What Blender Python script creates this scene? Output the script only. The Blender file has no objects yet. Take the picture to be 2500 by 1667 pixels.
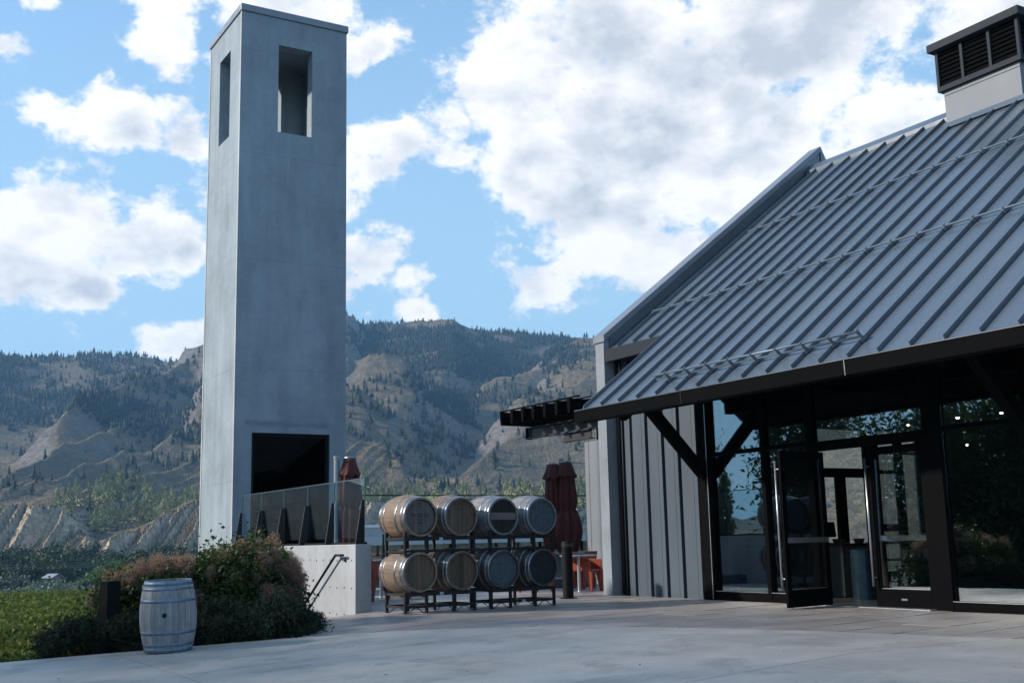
import bpy, bmesh, math, random
import numpy as np
from mathutils import Vector, Matrix

random.seed(7)
rng = np.random.default_rng(11)
scene = bpy.context.scene
COL = scene.collection
R = math.radians

# ------------------------------------------------------------------ camera
YAW, PITCH, ROLL = R(31.136), R(9.896), R(-1.304)
EYE = 1.04                      # camera height above the patio (metres)
PW, PH, PF = 2500.0, 1667.0, 2797.4
fw = Vector((math.sin(YAW)*math.cos(PITCH), math.cos(YAW)*math.cos(PITCH), math.sin(PITCH)))
rt0 = Vector((math.cos(YAW), -math.sin(YAW), 0)); up0 = rt0.cross(fw)
rt = math.cos(ROLL)*rt0 + math.sin(ROLL)*up0
up = -math.sin(ROLL)*rt0 + math.cos(ROLL)*up0
cam_data = bpy.data.cameras.new('camera')
cam = bpy.data.objects.new('camera', cam_data); COL.objects.link(cam)
cam_data.sensor_fit = 'HORIZONTAL'; cam_data.sensor_width = 36.0
cam_data.lens = PF/PW*36.0
cam_data.clip_start = 0.1; cam_data.clip_end = 9000
m4 = Matrix((( rt.x, up.x, -fw.x, 0), (rt.y, up.y, -fw.y, 0), (rt.z, up.z, -fw.z, EYE), (0, 0, 0, 1)))
cam.matrix_world = m4
scene.camera = cam

def sight(px, py):
    """world direction of a point of the view (unnormalised)"""
    return fw + rt*((px-PW/2)/PF) - up*((py-PH/2)/PF)
def azel(px, py):
    d = sight(px, py)
    az = math.degrees(math.atan2(d.x, d.y)) - math.degrees(YAW)
    return az, math.degrees(math.atan2(d.z, math.hypot(d.x, d.y)))

# ------------------------------------------------------------------ light
SUN_AZ, SUN_EL = R(-61.0), R(27.0)
sun_dir = Vector((math.sin(SUN_AZ)*math.cos(SUN_EL), math.cos(SUN_AZ)*math.cos(SUN_EL), math.sin(SUN_EL)))
sd = bpy.data.lights.new('sun', 'SUN'); sd.energy = 3.7; sd.angle = R(2.5); sd.color = (1.0, 0.91, 0.80)
sun = bpy.data.objects.new('sun', sd); COL.objects.link(sun)
sun.rotation_euler = sun_dir.to_track_quat('Z', 'Y').to_euler()
sun.location = sun_dir*60

world = bpy.data.worlds.new('World'); scene.world = world; world.use_nodes = True
WN, WL = world.node_tree.nodes, world.node_tree.links
bg = WN['Background']
SKY_STRENGTH = 0.14
bg.inputs[1].default_value = SKY_STRENGTH

class N:
    """tiny node-graph writer"""
    def __init__(s, tree): s.t, s.n, s.l = tree, tree.nodes, tree.links
    def put(s, sock, v):
        if isinstance(v, bpy.types.NodeSocket): s.l.new(v, sock)
        elif v is not None: sock.default_value = v
    def math(s, op, a, b=None, c=None, clamp=False):
        n = s.n.new('ShaderNodeMath'); n.operation = op; n.use_clamp = clamp
        for i, v in enumerate((a, b, c)): s.put(n.inputs[i], v)
        return n.outputs[0]
    def vec(s, op, a, b=None):
        n = s.n.new('ShaderNodeVectorMath'); n.operation = op
        s.put(n.inputs[0], a)
        if b is not None: s.put(n.inputs[1], b)
        return n.outputs['Value'] if op in ('LENGTH', 'DISTANCE', 'DOT_PRODUCT') else n.outputs[0]
    def noise(s, v, scale, detail=4, rough=.55, lac=2.0, dist=0.0):
        n = s.n.new('ShaderNodeTexNoise'); s.put(n.inputs['Vector'], v)
        n.inputs['Scale'].default_value = scale; n.inputs['Detail'].default_value = detail
        n.inputs['Roughness'].default_value = rough; n.inputs['Lacunarity'].default_value = lac
        n.inputs['Distortion'].default_value = dist
        return n.outputs['Fac']
    def voro(s, v, scale, feature='F1'):
        n = s.n.new('ShaderNodeTexVoronoi'); n.feature = feature; s.put(n.inputs['Vector'], v); n.inputs['Scale'].default_value = scale
        return n.outputs['Distance']
    def remap(s, v, a, b, c=0.0, d=1.0, smooth=False):
        n = s.n.new('ShaderNodeMapRange'); n.interpolation_type = 'SMOOTHSTEP' if smooth else 'LINEAR'
        n.clamp = True if not smooth else n.clamp
        s.put(n.inputs['Value'], v)
        for k, x in zip(('From Min', 'From Max', 'To Min', 'To Max'), (a, b, c, d)): s.put(n.inputs[k], x)
        return n.outputs[0]
    def mix(s, f, a, b, mode='MIX'):
        n = s.n.new('ShaderNodeMix'); n.data_type = 'RGBA'; n.blend_type = mode
        s.put(n.inputs[0], f)
        for k, v in ((6, a), (7, b)):
            s.put(n.inputs[k], (*v, 1) if isinstance(v, tuple) and len(v) == 3 else v)
        return n.outputs[2]
    def ramp(s, f, stops):
        n = s.n.new('ShaderNodeValToRGB'); s.put(n.inputs[0], f)
        e = n.color_ramp.elements
        while len(e) < len(stops): e.new(0.5)
        for x, (p, c) in zip(e, stops): x.position = p; x.color = (*c, 1)
        return n.outputs[0]
    def scale(s, v, k):
        n = s.n.new('ShaderNodeMapping'); s.put(n.inputs[0], v); n.inputs['Scale'].default_value = k
        return n.outputs[0]
    def shift(s, v, k):
        return s.vec('ADD', v, k)

w = N(world.node_tree)
sky = WN.new('ShaderNodeTexSky'); sky.sky_type = 'NISHITA'; sky.sun_disc = False
sky.sun_elevation = SUN_EL; sky.sun_rotation = SUN_AZ; sky.altitude = 450
sky.air_density = 1.0; sky.dust_density = 0.6; sky.ozone_density = 2.2
tc = WN.new('ShaderNodeTexCoord').outputs['Generated']
dirv = w.vec('NORMALIZE', tc)
# broken cumulus: heaps (x, y, radius in view units, flatness, weight) joined with billowy noise
heaps = [(1640,280,540,1.3,1.12),(1250,190,360,1.3,1.1),(1350,430,330,1.3,1.1),(1500,80,360,1.4,1.1),(1080,300,230,1.2,.9),(1950,90,470,1.5,1.15),(1800,360,460,1.5,1.15),(1480,560,350,1.5,1.1),(1330,690,190,1.8,.85),
         (1640,640,300,1.4,.95),(2200,330,330,1.6,.85),(2480,60,330,1.5,.95),(960,360,170,1.2,.95),(930,430,130,1.3,.8),(890,110,150,1.4,.75),
         (905,660,150,1.25,1.0),(1010,685,95,1.3,.8),(850,720,130,1.3,.9),(1030,762,95,1.9,.8),
         (250,285,200,1.7,.95),(430,290,190,1.5,.95),(80,250,130,1.6,.7),(30,135,110,1.5,.9),(395,115,150,1.4,.95),(400,20,150,1.6,.9),(70,0,85,1.5,.8),
         (140,520,260,1.35,1.0),(330,600,260,1.5,1.0),(60,680,250,1.6,1.0),(200,730,180,2.2,.85),(440,630,140,1.6,.9),(440,830,150,1.8,1.0),(210,185,65,2.2,.55),(330,790,70,1.6,.4),
         (700,60,260,1.5,.9),(700,420,330,1.4,.9),(2300,700,420,1.6,.9)]
def wobble(v, sc, amp, det):
    n = w.n.new('ShaderNodeTexNoise'); w.put(n.inputs['Vector'], v); n.inputs['Scale'].default_value = sc; n.inputs['Detail'].default_value = det; n.inputs['Roughness'].default_value = .6
    return w.vec('MULTIPLY', w.vec('SUBTRACT', n.outputs['Color'], (.5, .5, .5)), (amp, amp, amp*.7))
dirw = w.vec('ADD', dirv, w.vec('ADD', wobble(dirv, 6.0, .09, 3), wobble(dirv, 17.0, .045, 4)))
field = None
for (x, y, r, k, wt) in heaps:
    c = sight(x, y).normalized()
    d = w.vec('SUBTRACT', dirw, tuple(c))
    d = w.vec('MULTIPLY', d, (1, 1, k))
    L = w.vec('LENGTH', d)
    g = w.remap(L, 0.0, r/PF, wt, 0.0, smooth=True)
    field = g if field is None else w.math('MAXIMUM', field, g)
# away from the view the same broken cover carries on
broad = w.remap(w.noise(w.scale(dirv, (1, 1, 1.7)), 2.6, 2, .5), .53, .70, 0, .55, smooth=True)
inview = w.remap(w.vec('DOT_PRODUCT', dirv, tuple(fw)), math.cos(R(40)), math.cos(R(27)), 0, 1, smooth=True)
field = w.math('MAXIMUM', field, w.math('MULTIPLY', broad, w.math('SUBTRACT', 1.0, inview)))
flat = w.scale(dirv, (1, 1, 1.5))
big = w.noise(flat, 13.0, 9, .60)
fine = w.noise(flat, 40.0, 9, .68)
den = w.math('ADD', w.math('MULTIPLY', field, 0.80), w.math('MULTIPLY', w.math('SUBTRACT', big, .5), 1.55))
den = w.math('ADD', den, w.math('MULTIPLY', w.math('SUBTRACT', fine, .5), .80))
cover = w.remap(den, .20, .50, 0, 1, smooth=True)
# self shading: compare with the same field a little nearer the sun / higher up
off = tuple((sun_dir*0.020 + Vector((0, 0, 0.022))))
big2 = w.noise(w.vec('ADD', flat, off), 13.0, 6, .60)
rim = w.math('SUBTRACT', big, big2)
thick = w.remap(w.math('ADD', w.math('MULTIPLY', field, .45), w.math('MULTIPLY', den, .55)), .42, .86, 0, 1, smooth=True)
shade_n = w.noise(w.vec('ADD', w.scale(dirv, (1, 1, 2.2)), (3.1, 1.7, .4)), 6.0, 5, .5)
soft = w.noise(w.vec('ADD', w.scale(dirv, (1, 1, 1.8)), (.7, 2.2, 5.1)), 19.0, 6, .55)
grey = w.math('MULTIPLY', thick, w.remap(w.math('ADD', w.math('MULTIPLY', shade_n, .68), w.math('MULTIPLY', soft, .32)), .36, .66, 0.0, .95, smooth=True))
grey = w.math('SUBTRACT', grey, w.math('MULTIPLY', rim, 2.2), clamp=True)
WHITE, GREY = 1.0/SKY_STRENGTH, 1/SKY_STRENGTH
ccol = w.mix(grey, (.80*WHITE, .80*WHITE, .80*WHITE), (.43*GREY, .475*GREY, .54*GREY))
skyc = w.mix(1.0, sky.outputs[0], (.70, 1.02, 1.22), 'MULTIPLY')
haze_h = w.remap(w.vec('DOT_PRODUCT', dirv, (0, 0, 1)), 0.10, .62, .92, .36, smooth=True)
skyc = w.mix(haze_h, skyc, (.325*WHITE, .505*WHITE, .665*WHITE))
w.l.new(w.mix(cover, skyc, ccol), bg.inputs[0])

vs = scene.view_settings
vs.view_transform = 'Standard'; vs.look = 'None'; vs.exposure = 0.55; vs.gamma = 1.0; vs.use_curve_mapping = False
scene.cycles.max_bounces = 10; scene.cycles.transparent_max_bounces = 16
scene.cycles.diffuse_bounces = 3; scene.cycles.glossy_bounces = 4; scene.cycles.transmission_bounces = 8; scene.cycles.volume_bounces = 0
scene.cycles.use_denoising = True
scene.cycles.sample_clamp_indirect = 4.0

# ------------------------------------------------------------------ helpers
def tag(o, label=None, cat=None, group=None, kind=None):
    if label: o['label'] = label
    if cat: o['category'] = cat
    if group: o['group'] = group
    if kind: o['kind'] = kind
    return o
def thing(name, label, cat, loc=(0, 0, 0), rz=0.0, group=None):
    o = bpy.data.objects.new(name, None); COL.objects.link(o)
    o.location = loc; o.rotation_euler = (0, 0, rz); o.empty_display_size = .1
    return tag(o, label, cat, group)
def put(name, me, parent=None, loc=None, rot=None, scl=None):
    o = bpy.data.objects.new(name, me); COL.objects.link(o)
    if parent is not None: o.parent = parent
    if loc is not None: o.location = loc
    if rot is not None: o.rotation_euler = rot
    if scl is not None: o.scale = scl
    return o
def copy_tree(o, parent=None):
    c = o.copy(); COL.objects.link(c); c.parent = parent
    for ch in o.children: copy_tree(ch, c)
    return c

class MB:
    def __init__(s): s.v, s.f = [], []
    def add(s, vs, fs):
        k = len(s.v); s.v += [tuple(p) for p in vs]; s.f += [tuple(i+k for i in f) for f in fs]; return s
    def box(s, x0, x1, y0, y1, z0, z1, M=None):
        p = [(x0,y0,z0),(x1,y0,z0),(x1,y1,z0),(x0,y1,z0),(x0,y0,z1),(x1,y0,z1),(x1,y1,z1),(x0,y1,z1)]
        if M is not None: p = [tuple(M @ Vector(q)) for q in p]
        return s.add(p, [(3,2,1,0),(4,5,6,7),(0,1,5,4),(1,2,6,5),(2,3,7,6),(3,0,4,7)])
    def bar(s, a, b, wd, ht, upv=(0, 0, 1)):
        a, b = Vector(a), Vector(b); d = (b-a); L = d.length; d.normalize()
        u = Vector(upv); x = d.cross(u)
        if x.length < 1e-4: x = d.cross(Vector((1, 0, 0)))
        x.normalize(); z = x.cross(d)
        M = Matrix(((x.x, d.x, z.x, a.x), (x.y, d.y, z.y, a.y), (x.z, d.z, z.z, a.z), (0, 0, 0, 1)))
        return s.box(-wd/2, wd/2, 0, L, -ht/2, ht/2, M)
    def hexa(s, lo, hi):
        """eight corners: lower ring of four, upper ring of four"""
        return s.add(list(lo)+list(hi), [(3,2,1,0),(4,5,6,7),(0,1,5,4),(1,2,6,5),(2,3,7,6),(3,0,4,7)])
    def prism(s, poly, axis, a, b):
        """extrude a 2-D outline along an axis; poly is counter-clockwise list"""
        def P(u, v, t): return {'y': (u, t, v), 'x': (t, u, v), 'z': (u, v, t)}[axis]
        n = len(poly)
        vs = [P(u, v, a) for u, v in poly]+[P(u, v, b) for u, v in poly]
        return s.add(vs, [tuple(range(n))[::-1], tuple(range(n, 2*n))]+[(i, (i+1) % n, (i+1) % n+n, i+n) for i in range(n)])
    def tube(s, path, r, n=8, caps=True):
        path = [Vector(p) for p in path]; rings = []
        rr = r if isinstance(r, (list, tuple)) else [r]*len(path)
        for i, p in enumerate(path):
            d = (path[min(i+1, len(path)-1)]-path[max(i-1, 0)]).normalized()
            a = Vector((0, 0, 1)) if abs(d.z) < .9 else Vector((1, 0, 0))
            x = d.cross(a).normalized(); y = d.cross(x)
            rings.append([p+(x*math.cos(t)+y*math.sin(t))*rr[i] for t in [2*math.pi*j/n for j in range(n)]])
        vs = [q for rg in rings for q in rg]; fs = []
        for i in range(len(path)-1):
            for j in range(n):
                fs.append((i*n+j, i*n+(j+1) % n, (i+1)*n+(j+1) % n, (i+1)*n+j))
        if caps: fs += [tuple(range(n))[::-1], tuple(range((len(path)-1)*n, len(path)*n))]
        return s.add(vs, fs)
    def lathe(s, prof, n=24, close=False):
        """prof: (radius, z) list"""
        vs = [(r*math.cos(2*math.pi*j/n), r*math.sin(2*math.pi*j/n), z) for r, z in prof for j in range(n)]
        fs = []
        m = len(prof)
        for i in range(m if close else m-1):
            for j in range(n):
                a, b = i*n, ((i+1) % m)*n
                fs.append((a+j, a+(j+1) % n, b+(j+1) % n, b+j))
        if not close: fs += [tuple(range(n))[::-1], tuple(range((m-1)*n, m*n))]
        return s.add(vs, fs)
    def mesh(s, name, mat, smooth=False):
        me = bpy.data.meshes.new(name); me.from_pydata(s.v, [], s.f)
        if mat: me.materials.append(mat)
        bm = bmesh.new(); bm.from_mesh(me); bmesh.ops.recalc_face_normals(bm, faces=bm.faces); bm.to_mesh(me); bm.free()
        if smooth:
            for p in me.polygons: p.use_smooth = True
        me.update(); return me
    def build(s, name, mat, parent=None, smooth=False, bevel=0.0, loc=None, rot=None):
        o = put(name, s.mesh(name, mat, smooth), parent, loc, rot)
        if bevel:
            b = o.modifiers.new('bevel', 'BEVEL'); b.width = bevel; b.segments = 2; b.limit_method = 'ANGLE'
        return o

def np_mesh(name, verts, faces, mat, smooth=False):
    """verts (n,3), faces (m,k) with constant k"""
    verts = np.asarray(verts, np.float32); faces = np.asarray(faces, np.int32)
    me = bpy.data.meshes.new(name); k = faces.shape[1]
    me.vertices.add(len(verts)); me.vertices.foreach_set('co', verts.ravel())
    me.loops.add(faces.size); me.loops.foreach_set('vertex_index', faces.ravel())
    me.polygons.add(len(faces)); me.polygons.foreach_set('loop_start', np.arange(0, faces.size, k, dtype=np.int32))
    if smooth: me.polygons.foreach_set('use_smooth', np.ones(len(faces), bool))
    me.update(calc_edges=True); me.validate()
    if mat: me.materials.append(mat)
    return me
def smooth_angle(o):
    for p in o.data.polygons: p.use_smooth = True

# ------------------------------------------------------------------ materials
def new_mat(name):
    m = bpy.data.materials.new(name); m.use_nodes = True
    return m, N(m.node_tree), m.node_tree.nodes['Principled BSDF']
def coords(g, kind='Object'):
    if kind == 'World':
        return g.n.new('ShaderNodeNewGeometry').outputs['Position']
    return g.n.new('ShaderNodeTexCoord').outputs[kind]
def rand(g): return g.n.new('ShaderNodeObjectInfo').outputs['Random']
def bump(g, bsdf, h, strength, dist=.02):
    b = g.n.new('ShaderNodeBump'); b.inputs['Strength'].default_value = strength; b.inputs['Distance'].default_value = dist
    g.l.new(h, b.inputs['Height']); g.l.new(b.outputs[0], bsdf.inputs['Normal'])
def simple(name, col, rough=.6, metal=0.0, var=.25, scale=6.0, spec=.5, stretch=(1, 1, 1), bmp=.0, kind='Object', rnd=0.0, coat=0.0):
    m, g, b = new_mat(name)
    v = g.scale(coords(g, kind), stretch)
    n = g.noise(v, scale, 6, .6)
    c = g.mix(g.remap(n, .3, .7), tuple(x*(1-var) for x in col), tuple(min(1, x*(1+var)) for x in col))
    if rnd:
        c = g.mix(1.0, c, g.ramp(rand(g), [(0, (1-rnd,)*3), (1, (1+rnd,)*3)]), 'MULTIPLY')
    g.l.new(c, b.inputs['Base Color'])
    g.put(b.inputs['Roughness'], g.remap(n, .2, .8, max(.02, rough-.08), min(1, rough+.08)))
    b.inputs['Metallic'].default_value = metal; b.inputs['Specular IOR Level'].default_value = spec
    if coat: b.inputs['Coat Weight'].default_value = coat
    if bmp: bump(g, b, n, bmp)
    return m
def concrete(name, col, streak=.5, stain=.35, extra=None):
    m, g, b = new_mat(name)
    p = coords(g, 'World')
    n1 = g.noise(p, .9, 7, .62); n2 = g.noise(p, 7.0, 5, .6); n3 = g.noise(g.scale(p, (3.2, 3.2, .45)), 1.0, 5, .6); n4 = g.noise(p, 60, 3, .6)
    f = g.math('ADD', g.math('MULTIPLY', n1, .5), g.math('MULTIPLY', n2, .2)); f = g.math('ADD', f, g.math('MULTIPLY', n3, .3*streak+.15))
    c = g.mix(g.remap(f, .36, .66), tuple(x*.74 for x in col), tuple(x*1.16 for x in col))
    drip = g.remap(g.noise(g.scale(p, (3.5, 3.5, .3)), 1.0, 6, .7), .56, .80, 0, stain, smooth=True)
    c = g.mix(drip, c, tuple(x*.45 for x in col))
    lift = g.remap(g.noise(g.scale(p, (.25, .25, 1.0)), .75, 3, .5), .60, .72, 0, stain*.7, smooth=True)   # pour bands
    c = g.mix(lift, c, tuple(x*.62 for x in col))
    pits = g.remap(g.voro(p, 14.0), .0, .09, 1, 0)
    pits = g.math('MULTIPLY', pits, g.remap(g.noise(p, 2.3, 2), .5, .62))
    c = g.mix(g.math('MULTIPLY', pits, .7), c, tuple(x*.4 for x in col))
    if extra: c = extra(g, p, c)
    g.l.new(c, b.inputs['Base Color']); b.inputs['Roughness'].default_value = .82; b.inputs['Specular IOR Level'].default_value = .3
    h = g.math('SUBTRACT', g.math('ADD', g.math('MULTIPLY', n2, .6), g.math('MULTIPLY', n4, .3)), pits)
    bump(g, b, h, .25, .012)
    return m
def wood(name, col, var=.35, rough=.65, axis=2, rnd=.22, grey=0.0):
    m, g, b = new_mat(name)
    v = coords(g, 'Object'); r = rand(g)
    st = [26, 26, 26]; st[axis] = 2.0
    v2 = g.vec('ADD', g.scale(v, tuple(st)), g.vec('MULTIPLY', r, (37, 53, 19)))
    n = g.noise(v2, 1.0, 6, .65, dist=.6); n2 = g.noise(g.vec('ADD', v, g.vec('MULTIPLY', r, (9, 5, 7))), 5, 4, .6)
    c = g.mix(g.remap(n, .3, .72), tuple(x*(1-var) for x in col), tuple(x*(1+var*.7) for x in col))
    c = g.mix(g.remap(n2, .5, .75, 0, .55, smooth=True), c, tuple(x*.45 for x in col))
    if grey: c = g.mix(grey, c, (.26, .27, .28))
    c = g.mix(1.0, c, g.ramp(r, [(0, (1-rnd, 1-rnd, 1-rnd)), (.5, (1, .97, .95)), (1, (1+rnd, 1+rnd*.8, 1+rnd*.6))]), 'MULTIPLY')
    g.l.new(c, b.inputs['Base Color']); b.inputs['Roughness'].default_value = rough; b.inputs['Specular IOR Level'].default_value = .35
    bump(g, b, n, .3, .004)
    return m
def glass(name, tint=(.93, .97, .96), base=.02, gain=1.5, rough=0.0, wav=0.0):
    m = bpy.data.materials.new(name); m.use_nodes = True; g = N(m.node_tree); g.n.clear()
    o = g.n.new('ShaderNodeOutputMaterial'); t = g.n.new('ShaderNodeBsdfTransparent'); s = g.n.new('ShaderNodeBsdfGlossy')
    t.inputs[0].default_value = (*tint, 1); s.inputs[0].default_value = (.86, .96, 1, 1); s.inputs['Roughness'].default_value = rough
    ge = g.n.new('ShaderNodeNewGeometry')       # Schlick reflectance of a thin pane, the same from both sides
    cosv = g.math('ABSOLUTE', g.vec('DOT_PRODUCT', ge.outputs['Incoming'], ge.outputs['Normal']))
    sch = g.math('ADD', .04, g.math('MULTIPLY', g.math('POWER', g.math('SUBTRACT', 1.0, cosv, clamp=True), 5.0), .96))
    f = g.math('ADD', g.math('MULTIPLY', sch, gain), base, clamp=True)
    if wav:
        b = g.n.new('ShaderNodeBump'); b.inputs['Strength'].default_value = wav; b.inputs['Distance'].default_value = .02
        g.l.new(g.noise(coords(g, 'World'), .9, 2, .5), b.inputs['Height']); g.l.new(b.outputs[0], s.inputs['Normal'])
    mx = g.n.new('ShaderNodeMixShader'); g.l.new(f, mx.inputs[0]); g.l.new(t.outputs[0], mx.inputs[1]); g.l.new(s.outputs[0], mx.inputs[2])
    g.l.new(mx.outputs[0], o.inputs[0]); return m
def leafmat(name, c1, c2, trans=.25, rough=.55, rnd=.15, world_scale=3.0):
    m, g, b = new_mat(name)
    p = coords(g, 'World'); n = g.noise(p, world_scale, 3, .6); n2 = g.noise(p, world_scale*9, 2, .6)
    f = g.math('ADD', g.math('MULTIPLY', n, .55), g.math('MULTIPLY', n2, .45))
    c = g.mix(g.remap(f, .36, .64), c1, c2)
    if rnd: c = g.mix(1.0, c, g.ramp(rand(g), [(0, (1-rnd, 1-rnd, 1-rnd)), (1, (1+rnd, 1+rnd, 1+rnd))]), 'MULTIPLY')
    g.l.new(c, b.inputs['Base Color']); b.inputs['Roughness'].default_value = rough; b.inputs['Specular IOR Level'].default_value = .3
    if trans:
        t = g.n.new('ShaderNodeBsdfTranslucent'); g.l.new(g.mix(1.0, c, (1.25, 1.35, .7), 'MULTIPLY'), t.inputs[0])
        mx = g.n.new('ShaderNodeMixShader'); mx.inputs[0].default_value = trans
        g.l.new(b.outputs[0], mx.inputs[1]); g.l.new(t.outputs[0], mx.inputs[2])
        g.l.new(mx.outputs[0], g.n['Material Output'].inputs[0])
    return m
# ================================================================== SETTING
# ---- terrain: valley, bench with clay bluffs, dry hillside (metres; heights over the patio)
def hash2(ix, iy, seed):
    h = (ix.astype(np.int64)*374761393 + iy.astype(np.int64)*668265263 + seed*974711) & 0x7fffffff
    h = ((h ^ (h >> 13))*1274126177) & 0x7fffffff
    return ((h ^ (h >> 16)) & 0xffff)/65535.0
def vnoise(x, y, seed=0):
    ix, iy = np.floor(x).astype(np.int64), np.floor(y).astype(np.int64)
    fx, fy = x-ix, y-iy; fx = fx*fx*(3-2*fx); fy = fy*fy*(3-2*fy)
    a, b = hash2(ix, iy, seed), hash2(ix+1, iy, seed); c, d = hash2(ix, iy+1, seed), hash2(ix+1, iy+1, seed)
    return (a*(1-fx)+b*fx)*(1-fy)+(c*(1-fx)+d*fx)*fy
def fbm(x, y, oct=5, seed=0, ridged=False, gain=.5):
    t = 0; a = 1.0; s = 0
    for i in range(oct):
        n = vnoise(x*2**i+i*17.3, y*2**i-i*9.1, seed+i)
        if ridged: n = 1-np.abs(2*n-1)
        t = t+a*n; s += a; a *= gain
    return t/s
DY = math.degrees(YAW)
def crest(pts):
    az, el, rr = [], [], []
    for x, y, r in pts:
        a, e = azel(x, y); az.append(a); el.append(e); rr.append(r)
    return np.array(az), np.array(el), np.array(rr)
SKYL = [(-2600,990,1500),(-1500,960,1500),(-700,880,1600),(-300,850,1650),(0,866,1700),(100,877,1700),(200,872,1700),(330,874,1700),(400,877,1700),(425,883,1650),(470,856,1450),(495,845,1400),(560,815,1420),(700,780,1500),(845,772,1600),(880,794,1700),(920,793,1700),(1000,786,1700),(1050,777,1700),(1085,775,1700),(1130,795,1700),(1200,806,1750),(1300,822,1750),(1400,829,1750),(1460,836,1750),(1800,860,1700),(2400,880,1600),(3200,900,1500),(4500,1000,1500)]
SPURS = [ # crest points, front slope, back slope, fall-off per degree outside
 ([(150,1005,1000),(192,978,1050),(345,925,1200),(500,872,1350),(600,850,1400)], .52, .5, 1.6),
 ([(0,1173,780),(218,1064,950),(500,998,1150),(600,980,1200)], .46, .35, 1.4),
 ([(-60,1235,680),(150,1165,760),(287,1116,850),(500,1038,1000),(620,1010,1050)], .46, .35, 1.4),
 ([(60,1235,660),(300,1180,700),(430,1135,760),(500,1095,800),(620,1080,800)], .5, .35, 1.4),
 ([(810,905,1280),(845,888,1280),(900,862,1280),(950,862,1280),(1000,880,1280),(1030,905,1280)], .55, .6, 2.2),
 ([(820,925,1120),(900,893,1130),(962,874,1150),(1010,886,1150),(1054,944,1130),(1090,1000,1100)], .55, .6, 2.0),
 ([(780,930,980),(843,942,980),(888,951,980),(956,1000,960),(1000,1045,940),(1050,1110,900)], .5, .5, 1.6),
 ([(1170,950,1230),(1235,920,1280),(1316,900,1320),(1400,890,1350)], .5, .5, 1.6),
 ([(1285,875,1400),(1352,844,1420),(1397,832,1440),(1460,829,1450),(1700,840,1450)], .6, .5, 1.6),
 ([(1308,940,1150),(1395,889,1180),(1454,869,1200),(1600,850,1200),(1900,850,1200)], .5, .5, 1.6),
 ([(1250,995,980),(1340,955,1030),(1408,928,1060),(1454,920,1080),(1700,890,1100),(2100,870,1100)], .48, .45, 1.4),
 ([(1130,1150,760),(1250,1085,830),(1450,1040,880),(1700,1000,900),(2300,960,900)], .42, .35, 1.2),
 ([(800,1130,700),(860,1085,740),(900,1075,750),(940,1100,740),(1000,1160,700)], .6, .4, 1.6)]
BLUFFS = [
 ([(-900,1250,560),(-80,1240,560),(30,1227,570),(165,1227,560),(205,1268,545),(250,1345,520)], .70, .05, 3.0),
 ([(185,1243,650),(262,1229,660),(380,1231,660),(402,1262,640)], .70, .08, 3.0),
 ([(205,1364,470),(300,1312,500),(400,1264,520),(487,1218,540),(600,1200,550),(780,1215,560),(900,1222,560),(1000,1232,560),(1250,1230,570),(1450,1205,600),(2600,1190,600)], .62, .05, 2.0)]
SKY_C = crest(SKYL)
_k = SKY_C[0] > -40       # down the valley on the far left the skyline sinks
SKY_C = (np.concatenate([[-180, -120, -90, -66, -52], SKY_C[0][_k]]), np.concatenate([[2.0, 1.3, .8, .9, 3.5], SKY_C[1][_k]]), np.concatenate([[1500]*5, SKY_C[2][_k]]))
SPUR_C = [(crest(p), m, mb, fo) for p, m, mb, fo in SPURS]; BLUFF_C = [(crest(p), m, mb, fo) for p, m, mb, fo in BLUFFS]
BASE_R = np.array([0, 24, 30, 70, 90, 140, 250, 380, 450, 520, 620, 720, 900, 1200, 1700, 2100, 2600])
BASE_H = np.array([-2.2, -2.4, -2.7, -3.2, -5.5, -8.5, -8.0, -6.5, -5.0, -2.0, 12.0, 27.0, 50.0, 95.0, 150.0, 120., 60.])
def crest_h(c, m, mb, fo, az, r, wob=0.0):
    A, E, RR = c
    e = np.interp(az, A, E); rr = np.interp(az, A, RR)
    out = np.maximum(A[0]-az, az-A[-1]); out = np.where(out > 6, out, .5*np.log1p(np.exp(np.clip(out/.5, -40, 12))))
    e = np.maximum(e-fo*out, -50.0)
    rr = rr+wob
    H = rr*np.tan(np.radians(e))+EYE
    return np.where(r < rr, H-m*(rr-r), H-mb*(r-rr))
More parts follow.
